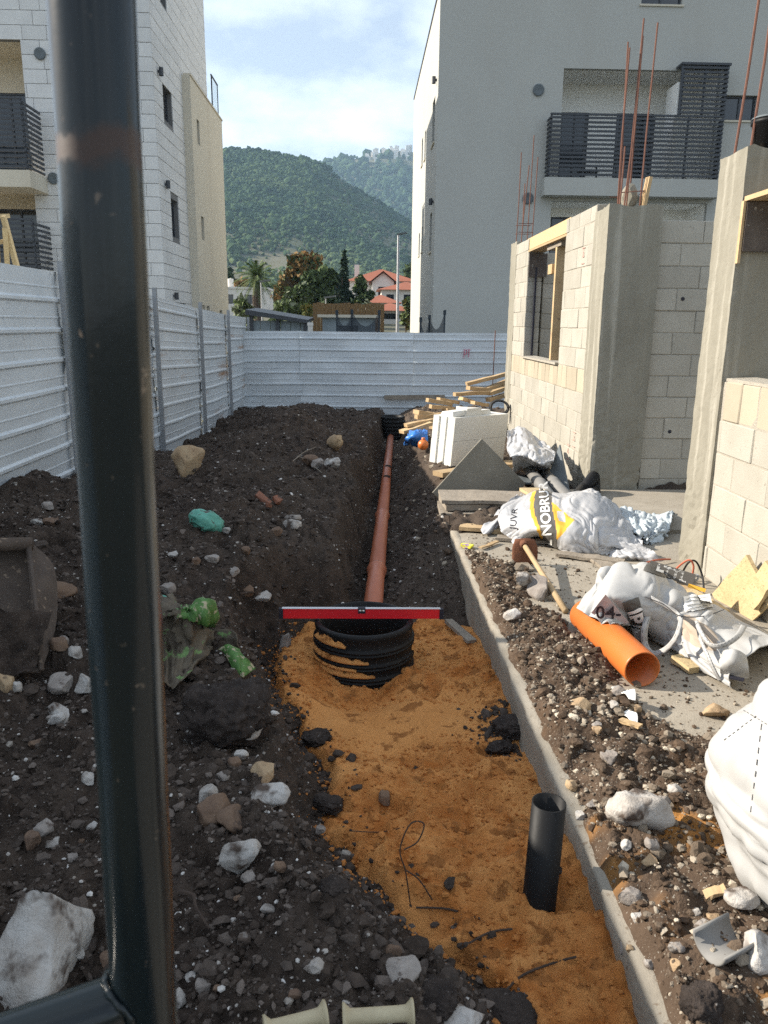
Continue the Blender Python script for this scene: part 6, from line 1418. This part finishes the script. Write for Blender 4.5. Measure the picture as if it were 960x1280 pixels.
# palm
t = ony(321, 345, 52); gz = 1.0; pm = thing('palm_tree', 'palm tree with drooping fronds right of the white house', 'palm', (t[0], 52, gz))
m = MB(); m.tube([(t[0]+.05*math.sin(i), 52, gz-.3+(t[2]-gz+.3)*i/8) for i in range(9)], [.34-.012*i for i in range(9)], 10); m.build('trunk', mt['bark'], pm)
V = []; Fq = []
for k in range(46):
    a = k*2.399; el = 1.35-k/46*2.3; L_ = 1.55; P = []
    for i in range(8):
        q = i/7*L_; P.append(np.array([t[0], 52, t[2]])+np.array([math.cos(a)*q*math.cos(el), math.sin(a)*q*math.cos(el), q*math.sin(el)-.42*q*q*.55]))
    for i in range(1, 8):
        dr = P[i]-P[i-1]; dr /= np.linalg.norm(dr); sd = np.cross(dr, [0, 0, 1.]); sd /= np.linalg.norm(sd)+1e-9
        for s_ in (-1, 1):
            for q in (0, .5):
                b = len(V); o_ = P[i-1]+(P[i]-P[i-1])*q; V += [o_, o_+dr*.08, o_+sd*s_*.34*(1-.6*i/8)+dr*.22-np.array([0, 0, .14])]; Fq.append((b, b+1, b+2))
m = MB(); m.add(V, Fq); m.build('fronds', mt['leaf_mid'], pm)
# houses
def house_far(name, label, x0, x1, y0, y1, z0, z1, rh, over=.5, nwin=2, chimney=False, gable=False):
    h = thing(name, label, 'house', ((x0+x1)/2, (y0+y1)/2, z0))
    holes = []; n = nwin; Wd = (x1-x0)
    for k in range(n): c = x0+Wd*(k+.5)/n; holes.append((c-Wd/n*.22, c+Wd/n*.22, z0+(z1-z0)*.42, z0+(z1-z0)*.82))
    m = MB(); wallgrid(m, (0, y0, 0), (1, 0, 0), (0, -1, 0), x0, x1, z0-2, z1, holes, .2)
    m.add([(x0,y0,z0-2),(x0,y1,z0-2),(x0,y1,z1),(x0,y0,z1)], [(0,1,2,3)]); m.add([(x1,y0,z0-2),(x1,y1,z0-2),(x1,y1,z1),(x1,y0,z1)], [(0,1,2,3)]); m.add([(x0,y1,z0-2),(x1,y1,z0-2),(x1,y1,z1),(x0,y1,z1)], [(0,1,2,3)])
    if gable: m.add([(x0, y0, z1), (x1, y0, z1), ((x0+x1)/2, y0, z1+rh*.85)], [(0, 1, 2)])
    m.build('wall', mt['house'], h)
    for q in holes: win(h, (0, y0, 0), (1, 0, 0), (0, -1, 0), *q, mull=1)
    a, b, c, d = x0-over, x1+over, y0-over, y1+over; yc = (c+d)/2; m = MB()
    if gable:
        xc = (x0+x1)/2; m.add([(a, c, z1-.1), (xc, c, z1+rh), (xc, d, z1+rh), (a, d, z1-.1), (b, c, z1-.1), (b, d, z1-.1)], [(0, 1, 2, 3), (1, 4, 5, 2)])
        m.add([(a, c, z1-.25), (xc, c, z1+rh-.15), (xc, d, z1+rh-.15), (a, d, z1-.25), (b, c, z1-.25), (b, d, z1-.25)], [(3, 2, 1, 0), (2, 5, 4, 1)])
    else:
        rl_ = min((b-a)/2, (d-c)/2)*.95; m.add([(a,c,z1),(b,c,z1),(b,d,z1),(a,d,z1),(a+rl_,yc,z1+rh),(b-rl_,yc,z1+rh)], [(0,1,5,4),(1,2,5),(2,3,4,5),(3,0,4),(3,2,1,0)])
    rf = m.build('roof', mt['roof'], h)
    if chimney: m = MB(); m.box((x0+.6, yc-.4, z1), (x0+1.2, yc+.2, z1+rh+.5)); m.build('chimney', mt['house'], rf)
house_far('house', 'wide house with long red tiled roof beyond the conifer', -1.6, 6.2, 95, 103, 3.0, 6.4, 1.6, chimney=True, nwin=3)
house_far('house', 'white gabled house front below the long red roof', 1.1, 3.6, 91.5, 95, 3.0, 6.2, 1.15, over=.35, nwin=1, gable=True)
house_far('house', 'white house with low red hipped roof beside the street lamp', 2.0, 7.5, 84, 90, 2.4, 5.0, .95, nwin=3)
house_far('house', 'small house with red roof at the foot of the hipped house', .3, 3.2, 74, 79, 1.6, 3.4, .8, nwin=1)
house_far('house', 'lowest red roofed outbuilding behind the wooden fence', .7, 3.9, 64, 69, 1.4, 2.55, .65, nwin=1)
fl_ = thing('house', 'white flat roofed house left of the palm', 'house', (-12, 82, 2.2)); hl = [(-14, -12.9, 3.3, 4.2), (-11.8, -10.6, 3.3, 4.2)]
m = MB(); wallgrid(m, (0, 80, 0), (1, 0, 0), (0, -1, 0), -15.5, -9.6, 0, 4.75, hl, .2); m.box((-15.6, 79.9, 4.75), (-9.5, 86, 4.95)); m.add([(-9.6,80,0),(-9.6,86,0),(-9.6,86,4.75),(-9.6,80,4.75)], [(0,1,2,3)]); m.build('wall', mt['house'], fl_)
for q in hl: win(fl_, (0, 80, 0), (1, 0, 0), (0, -1, 0), *q)
m = MB(); m.lathe([(.0, 0), (.3, 0), (.3, .9), (0, .95)], (-13.6, 83, 4.95), n=12); m.build('water_tank', mt['house'], fl_)
# wooden fence, shed, dark roofed carport, white post
wf = thing('wooden_fence', 'tall orange brown wooden board fence beyond the metal fence', 'fence', (-.5, 30, .3)); ztop = float(ony(435, 379, 30)[2]); xa, xb_ = float(ony(391, 379, 30)[0]), float(ony(480, 379, 30)[0]); x = xa
while x < xb_:
    m = MB(); m.box((x, 30+random.uniform(-.012, .012), .2), (x+.135, 30.03, ztop+random.uniform(-.04, .03))); m.build('fence_board', mt['fence_wood'], wf); x += .142
m = MB(); m.box((xa, 30.034, ztop-.4), (xb_, 30.08, ztop-.3)); m.build('fence_rail', mt['fence_wood'], wf)
sd_ = thing('garden_shed', 'low grey shed with pale flat roof edge before the wooden fence', 'shed', (-.5, 26.5, .15)); a, b = ony(403, 400, 25.5), ony(469, 400, 25.5); ztop = float(ony(430, 397, 25.5)[2])
m = MB(); wallgrid(m, (0, 25.5, 0), (1, 0, 0), (0, -1, 0), a[0], b[0], 0, ztop, [((a[0]+b[0])/2-.4, (a[0]+b[0])/2+.3, .0, ztop-.25)], .06); m.add([(b[0],25.5,0),(b[0],28,0),(b[0],28,ztop),(b[0],25.5,ztop)], [(0,1,2,3)]); m.add([(a[0],25.5,0),(a[0],28,0),(a[0],28,ztop),(a[0],25.5,ztop)], [(0,1,2,3)]); m.build('wall', mt['shed'], sd_)
m = MB(); m.box(((a[0]+b[0])/2-.4, 25.55, .05), ((a[0]+b[0])/2+.3, 25.57, ztop-.25)); m.build('door', mt['blue_grey'], sd_)
m = MB(); m.box((a[0]-.15, 25.3, ztop), (b[0]+.12, 28.1, ztop+.09)); m.build('roof', mt['render_cream'], sd_)
cp = thing('carport', 'dark sloping flat roof on posts left of the wooden fence', 'carport', (-3, 25, 0)); p, q = ony(309, 387, 25), ony(386, 400, 25)
m = MB(); m.add([(p[0], 24.6, p[2]), (q[0], 24.6, q[2]), (q[0], 27.5, q[2]+.1), (p[0], 27.5, p[2]+.1)]+[(p[0], 24.6, p[2]-.16), (q[0], 24.6, q[2]-.1), (q[0], 27.5, q[2]), (p[0], 27.5, p[2])], [(0,1,2,3),(7,6,5,4),(0,4,5,1),(1,5,6,2),(2,6,7,3),(3,7,4,0)]); m.build('roof', mt['slat'], cp)
x = p[0]+.1
while x < q[0]-.05: m = MB(); m.box((x, 24.9, -.1), (x+.30, 24.94, min(ony(350, 401, 24.9)[2], p[2]-.3))); m.build('wall_panel', mt['shed'], cp); x += .315
for x in (p[0]+.15, (p[0]+q[0])/2, q[0]-.1): m = MB(); zt = p[2]+(q[2]-p[2])*(x-p[0])/(q[0]-p[0]); m.box((x-.05, 24.75, -.1), (x+.05, 24.85, zt-.13)); m.build('post', mt['slat'], cp)
a = ony(388, 403, 24); m = MB(); m.box((a[0]-.07, 23.9, -.1), (a[0]+.07, 24.05, a[2]-.1)); m.box((a[0]-.085, 23.885, a[2]-.1), (a[0]+.085, 24.065, a[2])); o = m.build('gate_pillar', mt['house'], None, loc=(a[0], 24, 0)); props(o, 'white gate pillar between dark carport and wooden fence', 'pillar')
# lamp posts
def lamp(px, top, Y, label, r=.06, head=True):
    t = ony(px, top, Y); l = thing('street_lamp', label, 'street lamp', (t[0], Y, 0)); m = MB(); m.tube([(t[0]+.02, Y, 0), (t[0], Y, t[2])], [r*1.2, r*.7], 10); m.build('pole', mt['alu'], l)
    if head: m = MB(); m.beam((t[0]-.05, Y, t[2]), (t[0]+.42, Y-.1, t[2]+.06), .16, .07); m.build('lamp_head', mt['blue_grey'], l)
lamp(498, 293, 40, 'tall grey street lamp in front of the red roofed houses', .075); lamp(326, 352, 36, 'thin pale lamp pole beside the palm', .035); lamp(407, 372, 33, 'short lamp pole behind the wooden fence', .03)
# trampolines with safety nets
def trampoline(pxs, tops, Y, label, rad):
    P = [ony(a, b, Y+dy) for (a, b, dy) in zip(pxs, tops, [0, .9, .2])]; c = sum(P)/3; t = thing('trampoline', label, 'trampoline', (c[0], c[1], 0))
    for q in P:
        m = MB(); m.tube([(q[0], q[1], -.2), (q[0], q[1], q[2])], .022, 8); m.tube([(q[0], q[1], q[2]-.10), (q[0], q[1], q[2]+.03)], .04, 8); m.build('net_pole', mt['tramp'], t)
    for i in range(2):
        A, B = P[i], P[i+1]; G = np.array([[A+(B-A)*u+np.array([0, 0, -(.42*4*u*(1-u)*(1-v_))-(A[2]+(B[2]-A[2])*u-.5)*v_]) for u in np.linspace(0, 1, 13)] for v_ in np.linspace(0, 1, 5)]); sheet('safety_net', G, mt['net'], t, thick=0)
    m = MB(); m.lathe([(rad, .45), (rad+.05, .45), (rad+.05, .5), (rad, .5)], (c[0], c[1]+.3, 0), n=28, closed=True); m.build('jump_frame', mt['tramp'], t)
mt['net'] = mat('safety_net', (.03, .038, .05), rough=.9); tn = mt['net'].node_tree; bs = tn.nodes['Principled BSDF']; bs.inputs['Alpha'].default_value = .72
trampoline((421, 440, 474), (389, 388, 389), 21.5, 'dark netted trampoline behind the far metal fence', .7)
trampoline((526, 537, 556), (398, 395, 389), 21.2, 'dark netted trampoline at the foot of the right building', .5)

# ------------------------------------------------------------------ the wooded hills
def H1(x, y):
    rid = np.interp(x, [-1500, -700, -400, -250, -150, -107, -51, -21, 14, 55, 120, 220, 500, 1500], [60, 110, 150, 168, 177, 175, 167, 150, 131, 104, 82, 62, 40, 30])
    t = (y-270)/(900-270); return rid*np.where(t < 1, smooth(np.clip(t, 0, 1)**1.08*.5)*2*(1)*np.clip(t, 0, 1)**.0, np.clip(1.0-(t-1)*.8, .3, 1))
def H2(x, y):
    rid = np.interp(x, [-2500, -900, -300, -96, -22, 10, 40, 75, 100, 160, 300, 700, 2500], [120, 190, 270, 312, 326, 336, 342, 345, 342, 335, 315, 230, 120])
    t = (y-950)/(1700-950); return rid*np.where(t < 1, smooth(np.clip(t, 0, 1)*.5)*2, np.clip(1-(t-1)*.6, .4, 1))
def hill_z(x, y):
    a, b = H1(x, y), H2(x, y); n = fbm(x*.008, y*.008, o=4)*9*np.clip((y-300)/300, 0, 1)*np.clip((900-y)/200, .3, 1)
    return 4+np.maximum(a, b)+n
xs = np.concatenate([np.linspace(-1500, -260, 30), np.linspace(-240, 260, 100), np.linspace(280, 1500, 30)]); yy = np.concatenate([np.linspace(260, 920, 90), np.linspace(940, 2200, 60)])
X, Y = np.meshgrid(xs, yy); Z = hill_z(X, Y); Z[0] = -5; Z[-1] = -5; Z[:, 0] = -5; Z[:, -1] = -5
o = link('hills', npmesh('hills', np.stack([X, Y, Z], -1).reshape(-1, 3), gridfaces(*X.shape), mt['hillsoil'], True)); props(o, kind='structure')
def hill_trees(name, label, n, x0, x1, y0, y1, s0, thr):
    x = rng.uniform(x0, x1, n*2); y = rng.uniform(y0, y1, n*2); k = (np.abs(x-.02*y) < .21*y+25) & (fbm(x*.012, y*.007, o=3)+rng.normal(0, .18, len(x)) > thr); k &= ~((y > 1640) & (np.abs(x-62) < 75) & (rng.random(len(x)) < .8)); x, y = x[k][:n], y[k][:n]; z = hill_z(x, y)
    s = s0*np.exp(rng.normal(0, .3, len(x))); o = scatter(name, np.stack([x, y, z+s*.45], -1), s, mt['hillwood'], ICO1, np.clip(.5-(y-380)/500+fbm(x*.01+5, y*.01, o=2)*.8+rng.normal(0, .15, len(x)), 0, 1), flat=1.0, jag=.3, smooth_=False); props(o, label, 'hill wood', kind='stuff')
hill_trees('hill_wood', 'bushy green wood covering the near hill', 25000, -230, 240, 275, 925, 2.0, -.27)
hill_trees('far_wood', 'wood covering the farther hill under the village', 5000, -180, 320, 1050, 1720, 6.0, -.5)
# village on the far ridge
for k in range(26):
    px = random.uniform(452, 516) if k < 18 else random.gauss(496, 12); y = random.uniform(1655, 1700); x = float(ony(px, 190, y)[0]); z = float(hill_z(np.array(x), np.array(y))); w, h = random.uniform(5, 10), random.uniform(7, 12)
    m = MB(); m.box((x, y, z-4), (x+w, y+8, z+h)); m.box((x+w*.15, y+1, z+h), (x+w*.6, y+5, z+h+1.6)); m.box((x-.15, y-.15, z+h-.01), (x+w+.15, y+8.1, z+h+.35))
    o = m.build('hilltop_house', mt['house'], None, loc=(x, y, z)); props(o, 'tiny white village house on the far ridge', 'house', 'village houses on the far ridge')
# ------------------------------------------------------------------ haze
mh = bpy.data.materials.new('haze'); mh.use_nodes = True; t = mh.node_tree; t.nodes.clear(); oo = t.nodes.new('ShaderNodeOutputMaterial'); pv = t.nodes.new('ShaderNodeVolumePrincipled')
pv.inputs['Color'].default_value = (.52, .76, 1, 1); pv.inputs['Density'].default_value = .0002; pv.inputs['Anisotropy'].default_value = .0
t.links.new(pv.outputs[0], oo.inputs['Volume'])
hz = MB(); hz.box((-3000, -400, -8), (2600, 3700, 372)); o = hz.build('haze', mh); o['kind'] = 'stuff'; o.display_type = 'WIRE'
